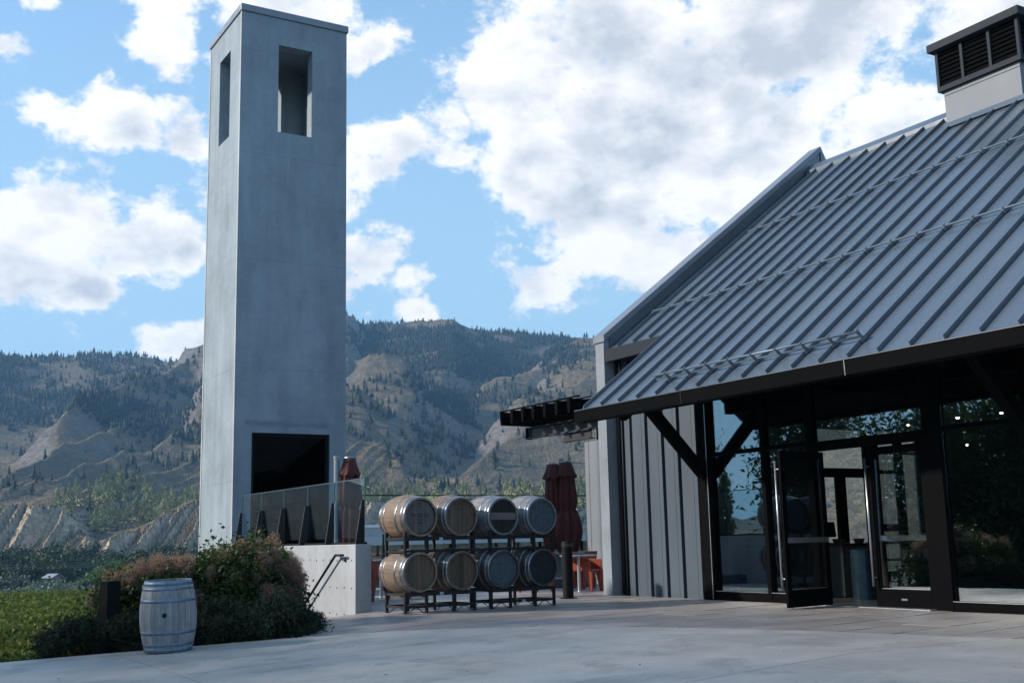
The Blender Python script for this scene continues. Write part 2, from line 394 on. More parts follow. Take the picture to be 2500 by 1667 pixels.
def terrain(az, r):
    """az in degrees right of the view axis, r in metres"""
    th = np.radians(az+DY); x = r*np.sin(th); y = r*np.cos(th)
    front = np.clip((62-np.abs(az+2))/22, 0, 1)
    h = np.interp(r, BASE_R, BASE_H)
    h = h*np.where(r > 500, .10+.90*front, 1)
    rid = fbm(x/150, y/150, 5, 3, True)-.55
    sm = fbm(x/320, y/320, 4, 9)-.5
    az = az+np.where(r > 480, 1.6*(fbm(x/170, y/170, 3, 71)-.5)+.5*(fbm(x/45, y/45, 3, 72)-.5), 0)
    layers = [h]
    layers.append(crest_h(SKY_C[:3], .36, .25, 1.0, az, r, 40*sm))
    for c, m, mb, fo in SPUR_C: layers.append(crest_h(c, m, mb, fo, az, r, 60*sm))
    rib = fbm(az*1.9-r*.068, r*.004, 3, 21, True)                      # erosion ribs run down the faces
    for c, m, mb, fo in BLUFF_C: layers.append(crest_h(c, m, mb, fo, az, r, 30*(rib-.6)))
    L = np.stack(layers); k = 8.0
    mx = L.max(0); H = mx+k*np.log(np.exp((L-mx)/k).sum(0))-k*math.log(1.25)
    hill = np.clip((r-600)/250, 0, 1)
    gul = fbm((x*.8+y*.6)/70, (y*.8-x*.6)/260, 4, 31, True)-.55        # gullies slanting down the slope
    H = H+hill*(13*rid+11*gul+3.6*(fbm(x/26, y/26, 5, 5)-.5)+1.6*(fbm(x/16, y/16, 3, 15, True)-.55))
    mid = np.clip((r-440)/60, 0, 1)*(1-hill)
    H = H+mid*(2.6*(fbm(x/14, y/14, 4, 6)-.5)+5.0*(fbm(az*5-r*.18, r*.012, 3, 22, True)-.55))
    val = np.clip((r-80)/60, 0, 1)*(1-np.clip((r-400)/60, 0, 1))
    H = H+val*2.0*(fbm(x/40, y/40, 3, 8)-.5)
    return H
az_list = np.concatenate([np.arange(-180, -70, 3.0), np.arange(-70, -27, .6), np.arange(-27, 8, .065), np.arange(8, 30, .35), np.arange(30, 180.1, 3.0)])
r_list = np.concatenate([[0.5, 12, 20, 26, 32, 40, 50, 60, 70, 80, 95, 115], np.linspace(140, 430, 26), np.linspace(440, 700, 84), np.geomspace(704, 2100, 240), [2300, 2600]])
AZ, RR_ = np.meshgrid(az_list, r_list, indexing='ij')
HH = terrain(AZ, RR_)
TH = np.radians(AZ+DY)
V = np.stack([RR_*np.sin(TH), RR_*np.cos(TH), HH], -1).reshape(-1, 3)
na, nr = AZ.shape
ii = (np.arange(na-1)[:, None]*nr+np.arange(nr-1)[None, :]).ravel()
Fq = np.stack([ii, ii+1, ii+nr+1, ii+nr], 1)

def hill_material():
    m, g, b = new_mat('dry_hillside')
    p = coords(g, 'World')
    nrm = g.n.new('ShaderNodeNewGeometry').outputs['Normal']
    nz = g.n.new('ShaderNodeSeparateXYZ'); g.l.new(nrm, nz.inputs[0])
    n1 = g.noise(p, .012, 6, .6); n2 = g.noise(p, .09, 5, .65); n3 = g.noise(p, .55, 4, .7)
    grass = g.mix(g.remap(n2, .35, .65), (.175, .130, .076), (.265, .200, .124))  # grass colour darkened to stand in for cloud shadow over the hills
    sage = g.mix(g.remap(n3, .4, .6), (.045, .046, .034), (.095, .092, .068))
    c = g.mix(g.remap(n3, .42, .60, 0, .75, smooth=True), grass, sage)
    c = g.mix(g.remap(n1, .45, .62, 0, .55, smooth=True), c, (.095, .088, .066))
    rock = g.mix(g.remap(g.noise(g.scale(p, (.12, .12, .35)), 1, 6, .7), .35, .65), (.10, .092, .088), (.245, .225, .205))
    c = g.mix(g.remap(nz.outputs[2], .84, .68, 0, .85, smooth=True), c, rock)
    clay = g.mix(g.remap(g.noise(g.scale(p, (.3, .3, .05)), 1, 5, .6), .35, .65), (.44, .325, .205), (.62, .50, .36))
    d = g.vec('LENGTH', p)
    isbl = g.math('MULTIPLY', g.remap(d, 440, 480), g.remap(d, 640, 700, 1, 0))
    bare = g.math('MULTIPLY', g.remap(nz.outputs[2], .93, .80, 0, 1, smooth=True), g.remap(n3, .38, .62, 1, .35))
    c = g.mix(g.math('MULTIPLY', isbl, bare), c, clay)
    valley = g.math('MULTIPLY', g.remap(d, 430, 470, 1, 0), g.remap(d, 60, 90))
    green = g.mix(g.remap(n2, .4, .6), (.045, .07, .03), (.15, .14, .07))
    c = g.mix(valley, c, green)
    soil = g.remap(d, 60, 90, 1, 0); c = g.mix(soil, c, (.05, .06, .025))
    g.l.new(c, b.inputs['Base Color']); b.inputs['Roughness'].default_value = .95; b.inputs['Specular IOR Level'].default_value = .1
    h = g.math('ADD', g.math('MULTIPLY', n3, .6), g.math('MULTIPLY', n2, 2.5)); bump(g, b, h, .9, 2.2)
    return m
hills = put('hills', np_mesh('hills', V, Fq, hill_material(), True)); tag(hills, kind='structure')

# ---- conifers on the hillside
def conifer(seed, n=7, tiers=5, ragged=.3):
    r_ = random.Random(seed); mb = MB()
    for t in range(tiers):
        z0 = .12+.80*t/tiers; z1 = min(1.0, z0+(.40-.02*t if tiers < 8 else .20)); rad = .23*(1-t/(tiers+.6))*(1+r_.uniform(-.35, .35))
        base = []
        for j in range(2*n):      # boughs reach out and droop, with gaps cut back between them
            q = rad*(1+r_.uniform(-ragged, ragged))*(1.0 if j % 2 == 0 else r_.uniform(.30, .55)); a_ = math.pi*j/n+t*1.3+r_.uniform(-.1, .1)
            base.append((q*math.cos(a_), q*math.sin(a_), z0+r_.uniform(-.03, .03)+(0 if j % 2 == 0 else .035)))
        mb.add(base+[(0, 0, z1)], [(j, (j+1) % (2*n), 2*n) for j in range(2*n)])
    return mb
def trunk_mb():
    return MB().tube([(0, 0, -.05), (0, 0, .5), (0, 0, .95)], [.022, .014, .004], 5)
conif_dark = leafmat('conifer_needles', (.017, .028, .018), (.048, .060, .032), trans=0, rough=.8, rnd=.3, world_scale=.05)
bark = simple('bark', (.11, .08, .06), .9, var=.35, scale=9, bmp=.4)
templates = []
for s in range(5):
    mb = conifer(s, 5, 5); mb.add(trunk_mb().v, trunk_mb().f); templates.append(mb)
def tri_template(mb):
    f = []
    for q in mb.f:
        for i in range(1, len(q)-1): f.append((q[0], q[i], q[i+1]))
    return np.array(mb.v), np.array(f)
TT = [tri_template(t) for t in templates]
def view_px(x, y, z):
    dx = np.stack([x, y, z-EYE], -1); F = np.array(fw); d = dx @ F
    return PW/2+PF*(dx @ np.array(rt))/d, PH/2-PF*(dx @ np.array(up))/d
def blob(px, py, cx, cy, rx, ry): return np.exp(-(((px-cx)/rx)**2+((py-cy)/ry)**2))
NT = 105000
caz = rng.uniform(-27, 7, NT); cr = np.sqrt(rng.uniform(620**2, 1800**2, NT))
ch = terrain(caz, cr); cth = np.radians(caz+DY); cx = cr*np.sin(cth); cy = cr*np.cos(cth)
px, py = view_px(cx, cy, ch)
dens = .055+.0*px
for (bx, by, rx, ry, wt) in [(60,950,180,80,1.7),(230,930,130,50,.55),(300,1030,150,35,.5),(400,960,110,60,.28),(370,1130,140,30,.35),(450,1080,70,60,.4),(80,1190,90,30,.35),
        (1000,835,190,30,1.0),(1180,840,130,35,1.1),(1330,850,110,22,.9),(1130,905,130,35,1.25),(1080,980,70,70,1.3),(1150,1060,60,60,.8),(1060,1110,60,50,.8),(1290,900,110,40,.7),(1230,990,80,40,.55),(1400,970,70,40,.3),
        (900,815,60,20,.8),(880,1010,40,40,.25),(940,950,30,60,.3),(330,1010,60,30,.5),(600,900,100,100,.4)]:
    dens = dens+wt*blob(px, py, bx, by, rx, ry)
clump = fbm(cx/45, cy/45, 3, 41); dens = dens*np.clip((clump-.36)*5.0, .04, 1.7)
dens = dens*np.where(blob(px, py, 930, 900, 75, 30) > .5, .15, 1)*np.where((py > 1070) & (px < 480), .45, 1)
keep = rng.random(NT) < np.clip(dens*.46, 0, .85)
# skyline rows: a fringe of trees along the crest
na_ = 520
saz = rng.uniform(-26, 6, na_); sr = np.interp(saz, SKY_C[0], SKY_C[2])+rng.uniform(-45, 12, na_)
s_ok = (fbm(saz*1.4, saz*0+3, 3, 55) > .46) & ~((saz > -7.4) & (saz < -2.9) & (rng.random(na_) < .9))
caz2 = np.concatenate([caz[keep], saz[s_ok]]); cr2 = np.concatenate([cr[keep], sr[s_ok]])
print('hill conifers', len(caz2))
ch2 = terrain(caz2, cr2); th2 = np.radians(caz2+DY)
def scatter(name, X, Y, Z, Ht, mat):
    vs, fs, k = [], [], 0
    for x, y, z, h in zip(X, Y, Z, Ht):
        v, f = TT[rng.integers(len(TT))]; a = rng.uniform(0, 6.28); c, s = math.cos(a), math.sin(a); wd = h*rng.uniform(.75, 1.15)
        q = np.empty_like(v); q[:, 0] = x+(v[:, 0]*c-v[:, 1]*s)*wd; q[:, 1] = y+(v[:, 0]*s+v[:, 1]*c)*wd; q[:, 2] = z-.3+v[:, 2]*h
        vs.append(q); fs.append(f+k); k += len(v)
    return put(name, np_mesh(name, np.concatenate(vs), np.concatenate(fs), mat))
hts = rng.uniform(4.5, 10.5, len(caz2))*(.75+.45*rng.random(len(caz2)))
forest = scatter('conifer_forest', cr2*np.sin(th2), cr2*np.cos(th2), ch2, hts, conif_dark)
tag(forest, 'dark conifer forest scattered over the far hillside', 'forest', kind='stuff')
# the nearest row stands along the bench above the clay bluffs: one object each
pine_mat = leafmat('pine_needles', (.185, .185, .072), (.350, .330, .140), trans=.1, rough=.75, rnd=.25, world_scale=.08)
pine_me = []
for s in range(4):
    pine_me.append((conifer(20+s, 8, 13, .45).mesh('pine_crown', pine_mat), trunk_mb().mesh('pine_trunk', bark)))
k = 0
spots = []
while len(spots) < 290:
    if rng.random() < .52: sx = rng.uniform(140, 492)
    else: sx = rng.uniform(850, 1450)
    a, _ = azel(sx, 1200)
    if vnoise(np.array([a*2.1]), np.array([.5]), 77)[0] < .25 and rng.random() < .8: continue
    rr = rng.uniform(585, 700) if sx < 500 else rng.uniform(575, 690)
    if sx < 250 and rng.random() < (250-sx)/140: continue
    spots.append((a, rr))
sp = np.array(spots); sz = terrain(sp[:, 0], sp[:, 1])
for (a, rr), z in zip(spots, sz):
    t = R(a+DY); h = rng.uniform(7.0, 15.0); c_me, t_me = pine_me[rng.integers(4)]
    o = thing('pine_tree', 'sunlit pale green pine in the row above the clay bluffs', 'tree', (rr*math.sin(t), rr*math.cos(t), z-.2), rng.uniform(0, 6.28), 'pines along the bench above the bluffs')
    s = h*rng.uniform(.85, 1.15); o.scale = (s, s, h)
    put('crown', c_me, o)
    if k < 60: put('trunk', t_me, o)
    k += 1

# ---- broadleaf foliage builder: leaf quads gathered in clumps through a crown
def leaf_quads(cent, size, aspect=.55, up_bias=.3, seed=0):
    g_ = np.random.default_rng(seed); n = len(cent)
    d = g_.normal(size=(n, 3)); d /= np.linalg.norm(d, axis=1)[:, None]
    e = g_.normal(size=(n, 3)); e[:, 2] += up_bias; e -= (e*d).sum(1)[:, None]*d; e /= np.linalg.norm(e, axis=1)[:, None]
    s = size*(.6+.8*g_.random(n))[:, None]
    a = d*s; b = e*s*aspect
    V = np.stack([cent-a, cent-b*.9+a*.05, cent+a, cent+b*.9+a*.05], 1).reshape(-1, 3)
    F = np.arange(4*n).reshape(n, 4)
    return V, F
def clump_points(n, rad, clumps=40, spread=.28, seed=0, hollow=.45, flat=1.0):
    g_ = np.random.default_rng(seed)
    u = g_.normal(size=(clumps, 3)); u /= np.linalg.norm(u, axis=1)[:, None]
    c = u*(hollow+(1-hollow)*g_.random(clumps)**.5)[:, None]*np.array(rad)
    idx = g_.integers(clumps, size=n)
    p = c[idx]+g_.normal(size=(n, 3))*np.array(rad)*spread*(.5+g_.random(clumps))[idx][:, None]
    p[:, 2] = np.where(p[:, 2] < -rad[2], -rad[2], p[:, 2]*flat)
    return p
def limbs(mb, base, top, r0, n, rad, seed):
    g_ = random.Random(seed); base, top = Vector(base), Vector(top)
    mid = base.lerp(top, .5)+Vector((g_.uniform(-.1, .1), g_.uniform(-.1, .1), 0))
    mb.tube([base-Vector((0, 0, .2)), mid, top], [r0, r0*.7, r0*.3], 7)
    for i in range(n):
        a = 2*math.pi*i/n+g_.uniform(-.4, .4); s = base.lerp(top, g_.uniform(.35, .8))
        e = top+Vector((math.cos(a)*rad[0]*.7, math.sin(a)*rad[1]*.7, g_.uniform(-.5, .5)*rad[2]))
        mb.tube([s, s.lerp(e, .5)+Vector((0, 0, .12*rad[2])), e], [r0*.35, r0*.22, r0*.07], 5)
    return mb

# valley trees below the vineyard (each one a tree)
silver = leafmat('grey_green_leaves', (.050, .075, .062), (.150, .185, .155), trans=.15, rnd=.4, world_scale=.3)
vgreen = leafmat('dark_green_leaves', (.016, .032, .016), (.045, .070, .028), trans=.15, rnd=.25, world_scale=.3)
lime = leafmat('fresh_green_leaves', (.040, .085, .018), (.085, .150, .035), trans=.2, rnd=.15, world_scale=.3)
def tree_meshes(kind, mat, rad, h, n, size, seed):
    P = clump_points(n, rad, 22, .17, seed, hollow=.5); P[:, 2] += h-rad[2]*.55
    Vv, Ff = leaf_quads(P, size, .7, seed=seed)
    cm = np_mesh(kind+'_crown', Vv, Ff, mat)

    tm = limbs(MB(), (0, 0, 0), (0, 0, h-rad[2]*.4), .16, 5, rad, seed).mesh(kind+'_trunk', bark)
    return cm, tm
silver_me = [tree_meshes('silver', silver, (2.5, 2.5, 1.7), 2.9, 2600, .15, 100+s) for s in range(3)]
green_me = [tree_meshes('green', vgreen, (3.2, 3.2, 3.0), 5.2, 2600, .20, 110+s) for s in range(3)]
lime_me = [tree_meshes('lime', lime, (2.8, 2.8, 2.8), 5.0, 2600, .18, 120)]
def valley_tree(px_, r_, me, name, label, group, scl, dz=0.0):
    a, _ = azel(px_, 1400); t = R(a+DY); z = float(terrain(np.array([a]), np.array([float(r_)]))[0])
    o = thing(name, label, 'tree', (r_*math.sin(t), r_*math.cos(t), z+dz), rng.uniform(0, 6.28), group)
    o.scale = (scl, scl, scl)
    cm, tm = me[rng.integers(len(me))]
    put('crown', cm, o); put('trunk', tm, o)
for i in range(46):
    r_ = rng.uniform(135, 235)
    valley_tree(rng.uniform(-40, 330), r_, silver_me, 'silvery_tree', 'silvery grey green tree massed in the valley behind the vineyard', 'silvery trees behind the vineyard', rng.uniform(.9, 1.45)*(.75+r_/420))
for i in range(40):
    r_ = rng.uniform(260, 440)
    valley_tree(rng.uniform(-60, 420), r_, green_me, 'dark_tree', 'dark green broadleaf tree on the valley floor below the bluffs', 'dark trees below the bluffs', rng.uniform(1.0, 1.7))
for sx, r_ in ((62, 330), (262, 215), (275, 225), (300, 250)):
    valley_tree(sx, r_, lime_me, 'bright_tree', 'brighter fresh green tree among the dark valley trees', 'fresh green valley trees', 1.3)

# two little farmhouses among them
roofm = simple('pale_metal_roof', (.26, .28, .31), .45, var=.12, scale=1.0)
barnw = simple('farmhouse_boards', (.30, .25, .20), .85, var=.2, scale=3.0)
darkglass = simple('dark_window', (.02, .025, .03), .1, var=.1)
def farmhouse(px_, r_, rz, L, Wd, hh, label, dz):
    a, _ = azel(px_, 1380); t = R(a+DY); z = float(terrain(np.array([a]), np.array([float(r_)]))[0])+dz
    o = thing('farmhouse', label, 'house', (r_*math.sin(t), r_*math.cos(t), z), rz)
    MB().box(-L/2, L/2, -Wd/2, Wd/2, -1, hh).prism([(-Wd/2, hh), (Wd/2, hh), (0, hh+Wd*.25)], 'x', -L/2, L/2).build('wall', barnw, o)
    rp = MB()
    for s in (-1, 1):
        e = .5
        rp.hexa([(-L/2-e, s*(Wd/2+e), hh-.22), (L/2+e, s*(Wd/2+e), hh-.22), (L/2+e, 0, hh+Wd*.25+.02), (-L/2-e, 0, hh+Wd*.25+.02)],
                [(-L/2-e, s*(Wd/2+e), hh-.08), (L/2+e, s*(Wd/2+e), hh-.08), (L/2+e, 0, hh+Wd*.25+.18), (-L/2-e, 0, hh+Wd*.25+.18)])
    rp.build('roof', roofm, o)
    for q in (-.3, .05, .34):
        MB().box(L*q-.5, L*q+.5, -Wd/2-.03, -Wd/2+.02, hh*.4, hh*.8).build('window', darkglass, o)
farmhouse(93, 345, R(20), 4.4, 2.6, 1.5, 'farmhouse with a long pale roof under the bluff, left of the trees', 5.0)
farmhouse(131, 262, R(-65), 2.6, 2.0, 1.3, 'small farmhouse with a white roof among the valley trees', 4.3)

# power lines strung across the valley
wire_m = simple('power_wire', (.16, .155, .15), .6, var=.1)
for k_, (y0, y1, r0, r1, th) in enumerate([(1384, 1351, 95, 105, .022), (1388, 1357, 96, 106, .022), (1379, 1347, 98, 108, .018), (1420, 1402, 110, 118, .012), (1437, 1430, 120, 126, .010)]):
    p0 = Vector((0, 0, EYE))+sight(-60, y0)*r0/Vector(sight(-60, y0)[:2]).length; p1 = Vector((0, 0, EYE))+sight(520, y1-12)*r1/Vector(sight(520, y1-12)[:2]).length
    pts = [p0.lerp(p1, t/14)-Vector((0, 0, .5*4*(t/14)*(1-t/14))) for t in range(15)]
    o = MB().tube(pts, th, 5).build('power_line', wire_m)
    tag(o, 'thin pale power line sagging across the valley left of the tower', 'wire', 'power lines across the valley')

# ---- vineyard slope
vine_m = leafmat('vine_leaves', (.048, .076, .016), (.155, .185, .044), trans=.25, rough=.8, rnd=0, world_scale=1.2)
vp = []
for row in range(26):
    d0 = 19.5+row*1.9
    nrow = int(7500*(.55 if row > 8 else 1.0)*(.65 if row > 16 else 1.0))
    a = rng.uniform(-31, -13.5, nrow)
    dd = d0+rng.normal(size=nrow)*.42
    top = -.82-.003*row+.16*(fbm(a*1.3, a*0+row*3.1, 2, 60)-.5)
    if row == 0: top = top-.25
    z = top-np.abs(rng.normal(size=nrow))*.38-.10*((dd-d0)/.42)**2
    th = np.radians(a+DY); vp.append(np.stack([dd*np.sin(th), dd*np.cos(th), z], 1))
vp = np.concatenate(vp)
Vv, Ff = leaf_quads(vp, .068, .8, up_bias=1.2, seed=5)
vy = put('vineyard', np_mesh('vineyard', Vv, Ff, vine_m)); tag(vy, 'leafy green vineyard rows beyond the slab on the left', 'vineyard', kind='stuff')

# ---- paved ground.  The drive falls gently away from the building (towards -X)
def gz(x): return -.052*max(0.0, 7.9-x) if x < 8.4 else 0.0
slab_m, g, b = new_mat('drive_concrete')
p = coords(g, 'World')
n1 = g.noise(p, .55, 6, .62); n2 = g.noise(g.scale(p, (1, 1, 1)), 2.6, 6, .65); n3 = g.noise(p, 30, 4, .6); n4 = g.noise(g.vec('ADD', p, (4, 8, 2)), 1.1, 7, .7)
c = g.mix(g.remap(n1, .32, .68), (.345, .31, .275), (.50, .455, .405))
c = g.mix(g.remap(n4, .50, .62, 0, .6, smooth=True), c, (.24, .222, .205))
c = g.mix(g.remap(n2, .58, .75, 0, .4, smooth=True), c, (.56, .515, .46))
c = g.mix(g.remap(n3, .3, .75, 0, .16), c, (.17, .165, .16))
c = g.mix(g.math('MULTIPLY', g.remap(g.voro(p, 2.2), 0, .02, 1, 0), .8), c, (.06, .055, .05))
g.l.new(c, b.inputs['Base Color']); g.put(b.inputs['Roughness'], g.remap(n4, .3, .7, .42, .66)); b.inputs['Specular IOR Level'].default_value = .5
bump(g, b, g.math('ADD', n3, g.math('MULTIPLY', n2, .5)), .18, .006)
paver_m, g, b = new_mat('paver_stone')
p = coords(g, 'World'); n1 = g.noise(p, 1.4, 6, .62); n3 = g.noise(p, 45, 4, .6); n2 = g.noise(g.vec('ADD', p, (9, 3, 1)), 3.4, 6, .7)
c = g.mix(g.remap(n1, .32, .68), (.255, .220, .20), (.35, .305, .28))
c = g.mix(g.remap(n2, .55, .72, 0, .45, smooth=True), c, (.15, .145, .145))
c = g.mix(g.remap(n3, .3, .75, 0, .25), c, (.14, .13, .13))
c = g.mix(1.0, c, g.ramp(rand(g), [(0, (.86, .86, .87)), (1, (1.12, 1.1, 1.1))]), 'MULTIPLY')
g.l.new(c, b.inputs['Base Color']); g.put(b.inputs['Roughness'], g.remap(n2, .3, .7, .38, .62)); bump(g, b, g.math('ADD', n3, g.math('MULTIPLY', n2, .6)), .22, .006)
joint_m = simple('joint_sand', (.028, .026, .025), .95, var=.2, scale=20)

EDGE = lambda x: 15.95+(x-2.07)*(14.50-15.95)/(5.84-2.07)        # planting-bed side of the drive
ARC = [(5.55, 14.52), (5.78, 14.35), (6.28, 14.12), (6.91, 13.55), (7.95, 12.1), (8.86, 10.72), (9.46, 9.36), (9.83, 8.0), (10.08, 7.2), (10.2, 6.0), (10.22, 2.0), (10.2, -8.0)]
def arc_x(y):
    for (x0, y0), (x1, y1) in zip(ARC, ARC[1:]):
        if y1 <= y <= y0: return x0+(x1-x0)*(y0-y)/(y0-y1)
    return ARC[0][0] if y > ARC[0][1] else ARC[-1][0]
# concrete drive in large cast bays
drive = thing('concrete_drive', None, None); tag(drive, kind='structure')
bays_x = [-14, -9, -4.7, -.75, 3.3, 7.25, 10.25]; bays_y = [-8, -2, 2.5, 7.42, 12.2, 18.5]
for i in range(len(bays_x)-1):
    for j in range(len(bays_y)-1):
        x0, x1, y0, y1 = bays_x[i]+.007, bays_x[i+1]-.007, bays_y[j]+.007, bays_y[j+1]-.007
        nx, ny = 14, 14; vs = []; fs = []
        for a in range(nx+1):
            x = x0+(x1-x0)*a/nx
            ytop = min(y1, EDGE(x) if x < 5.55 else 99)
            for bb in range(ny+1):
                y = y0+(ytop-y0)*bb/ny
                xx = min(x, arc_x(y)) if y < 14.6 else min(x, 5.6)
                vs.append((xx, min(y, EDGE(xx)) if xx < 5.6 else y, gz(xx)+.004))
        if min(EDGE(x0), 99) < y0 and x1 < 5.5: continue
        k = len(vs)
        for a in range(nx):
            for bb in range(ny):
                q = (a*(ny+1)+bb, (a+1)*(ny+1)+bb, (a+1)*(ny+1)+bb+1, a*(ny+1)+bb+1)
                A = Vector(vs[q[1]])-Vector(vs[q[0]]); B_ = Vector(vs[q[3]])-Vector(vs[q[0]]); C_ = Vector(vs[q[2]])-Vector(vs[q[0]])
                if A.cross(C_).length+C_.cross(B_).length > 1e-4: fs.append(q)
        if not fs: continue
        me = bpy.data.meshes.new('slab'); me.from_pydata(vs, [], fs); me.materials.append(slab_m)
        bm = bmesh.new(); bm.from_mesh(me); bmesh.ops.remove_doubles(bm, verts=bm.verts, dist=1e-4)
        r_ = bmesh.ops.extrude_face_region(bm, geom=bm.faces[:]); bmesh.ops.translate(bm, verts=[v for v in r_['geom'] if isinstance(v, bmesh.types.BMVert)], vec=(0, 0, -.12))
        bmesh.ops.recalc_face_normals(bm, faces=bm.faces); bm.to_mesh(me); bm.free()
        put('slab', me, drive)
# sub-base shows dark in the joints
nx = 30; vs = []; fs = []
sb = MB()
for a in range(nx):
    x0, x1 = -14+a*1.0, -14+(a+1)*1.0
    y_hi = lambda x: EDGE(x)-.02 if x < 5.6 else (17.25 if x < 7.3 else 18.0)
    sb.add([(x0, -8, gz(x0)-.03), (x1, -8, gz(x1)-.03), (x1, y_hi(x1), gz(x1)-.03), (x0, y_hi(x0), gz(x0)-.03)], [(0, 1, 2, 3)])
tag(sb.build('ground', joint_m), kind='structure')
# pavers, laid in running bond about ten degrees off the building
patio = thing('patio', None, None); tag(patio, kind='structure')
ca, sa = math.cos(R(10)), math.sin(R(10)); PL, PWD, GAP = .92, .61, .020
def inside(x, y):
    if x > 13.02 and y < 18.1: return False
    if x > 16.6: return False
    if y > 21.8 or y < 2.0: return False
    if x < 7.44 and y > 17.22: return False
    if x < 8.2 and y > 17.22 and x < 7.82: return False
    return x > (arc_x(y) if y < 14.52 else 5.58+max(0, y-14.52)*.42)
cnt = 0
from mathutils.geometry import intersect_line_line_2d
def clip_poly(poly, keepf):
    out = []
    for (p, q) in zip(poly, poly[1:]+poly[:1]):
        ip, iq = keepf(*p), keepf(*q)
        if ip: out.append(p)
        if ip != iq:
            lo, hi = (p, q) if ip else (q, p)
            for _ in range(22):
                m_ = ((lo[0]+hi[0])/2, (lo[1]+hi[1])/2)
                if keepf(*m_): lo = m_
                else: hi = m_
            out.append(lo)
    return out
for j in range(-4, 40):
    for i in range(-2, 26):
        u0 = i*PL+(.46 if j % 2 else 0); v0 = j*PWD
        pts = []
        for (u, v) in [(u0+GAP/2, v0+GAP/2), (u0+PL/2, v0+GAP/2), (u0+PL-GAP/2, v0+GAP/2), (u0+PL-GAP/2, v0+PWD-GAP/2), (u0+PL/2, v0+PWD-GAP/2), (u0+GAP/2, v0+PWD-GAP/2)]:
            pts.append((2.0+u*ca-v*sa, 1.0+u*sa+v*ca))
        ins = [inside(*q) for q in pts]
        if not any(ins): continue
        if not all(ins): pts = clip_poly(pts, inside)
        if len(pts) < 3: continue
        area = .5*abs(sum(a[0]*b_[1]-b_[0]*a[1] for a, b_ in zip(pts, pts[1:]+pts[:1])))
        if area < .01: continue
        dz = random.uniform(-.0025, .0025)
        n_ = len(pts); vs = [(x, y, gz(x)+dz) for x, y in pts]+[(x, y, gz(x)-.05) for x, y in pts]
        me = bpy.data.meshes.new('paver'); me.from_pydata(vs, [], [tuple(range(n_))]+[(a, a+n_, (a+1) % n_+n_, (a+1) % n_) for a in range(n_)])
        me.materials.append(paver_m); bm = bmesh.new(); bm.from_mesh(me); bmesh.ops.recalc_face_normals(bm, faces=bm.faces)
        bm.to_mesh(me); bm.free()
        if me.polygons[0].normal.z < 0: me.flip_normals()
        put('paver', me, patio); cnt += 1
print('pavers', cnt)
terr = concrete('terrace_concrete', (.27, .265, .26), .2, .2)
tag(MB().box(7.82, 24.0, 17.9, 26.6, -2.6, -.052).box(7.44, 7.82, 17.6, 26.6, -2.6, -.052).box(16.62, 26.5, 18.4, 26.6, -.05, -.01).box(7.84, 16.6, 21.82, 26.6, -.05, -.01).build('terrace_slab', terr), kind='structure')
# ---- planting bed, lawn strip and steps beside the drive
soil_m = simple('bed_soil', (.045, .036, .028), .95, var=.35, scale=8, bmp=.5)
lawn_m = leafmat('lawn_blades', (.035, .060, .018), (.075, .105, .035), trans=.2, rnd=0, world_scale=2.0)
vs, fs = [], []
xs = np.linspace(-14, 6.55, 42); ny = 22
for x in xs:
    for j in range(ny+1):
        t = j/ny; y = EDGE(x)+.004+t*6.5
        z = gz(x)-.05-.9*t**1.6-.10*t+.03*math.sin(x*3+y*2)
        vs.append((x, y, z))
for i in range(len(xs)-1):
    for j in range(ny):
        fs.append((i*(ny+1)+j, (i+1)*(ny+1)+j, (i+1)*(ny+1)+j+1, i*(ny+1)+j+1))
bed = put('planting_bed', np_mesh('planting_bed', vs, fs, soil_m, True)); tag(bed, kind='structure')
def bed_z(x, y):
    t = max(0, (y-EDGE(x))/6.5); return gz(x)-.05-.9*t**1.6-.10*t
gx = rng.uniform(-6, 3.15, 30000); gy = np.array([EDGE(x) for x in gx])+.03+rng.random(30000)**1.1*2.6
gzv = np.array([bed_z(x, y) for x, y in zip(gx, gy)])
hb = rng.uniform(.03, .075, 30000); la = rng.uniform(0, 6.28, 30000); wv = .006
P0 = np.stack([gx-wv*np.cos(la), gy-wv*np.sin(la), gzv-.01], 1); P1 = np.stack([gx+wv*np.cos(la), gy+wv*np.sin(la), gzv-.01], 1)
P2 = np.stack([gx+rng.normal(size=30000)*.02, gy+rng.normal(size=30000)*.02, gzv+hb], 1)
lv = np.stack([P0, P1, P2], 1).reshape(-1, 3)
lw = put('lawn', np_mesh('lawn', lv, np.arange(90000).reshape(-1, 3), lawn_m)); tag(lw, 'strip of mown lawn along the edge of the drive', 'grass', kind='stuff')

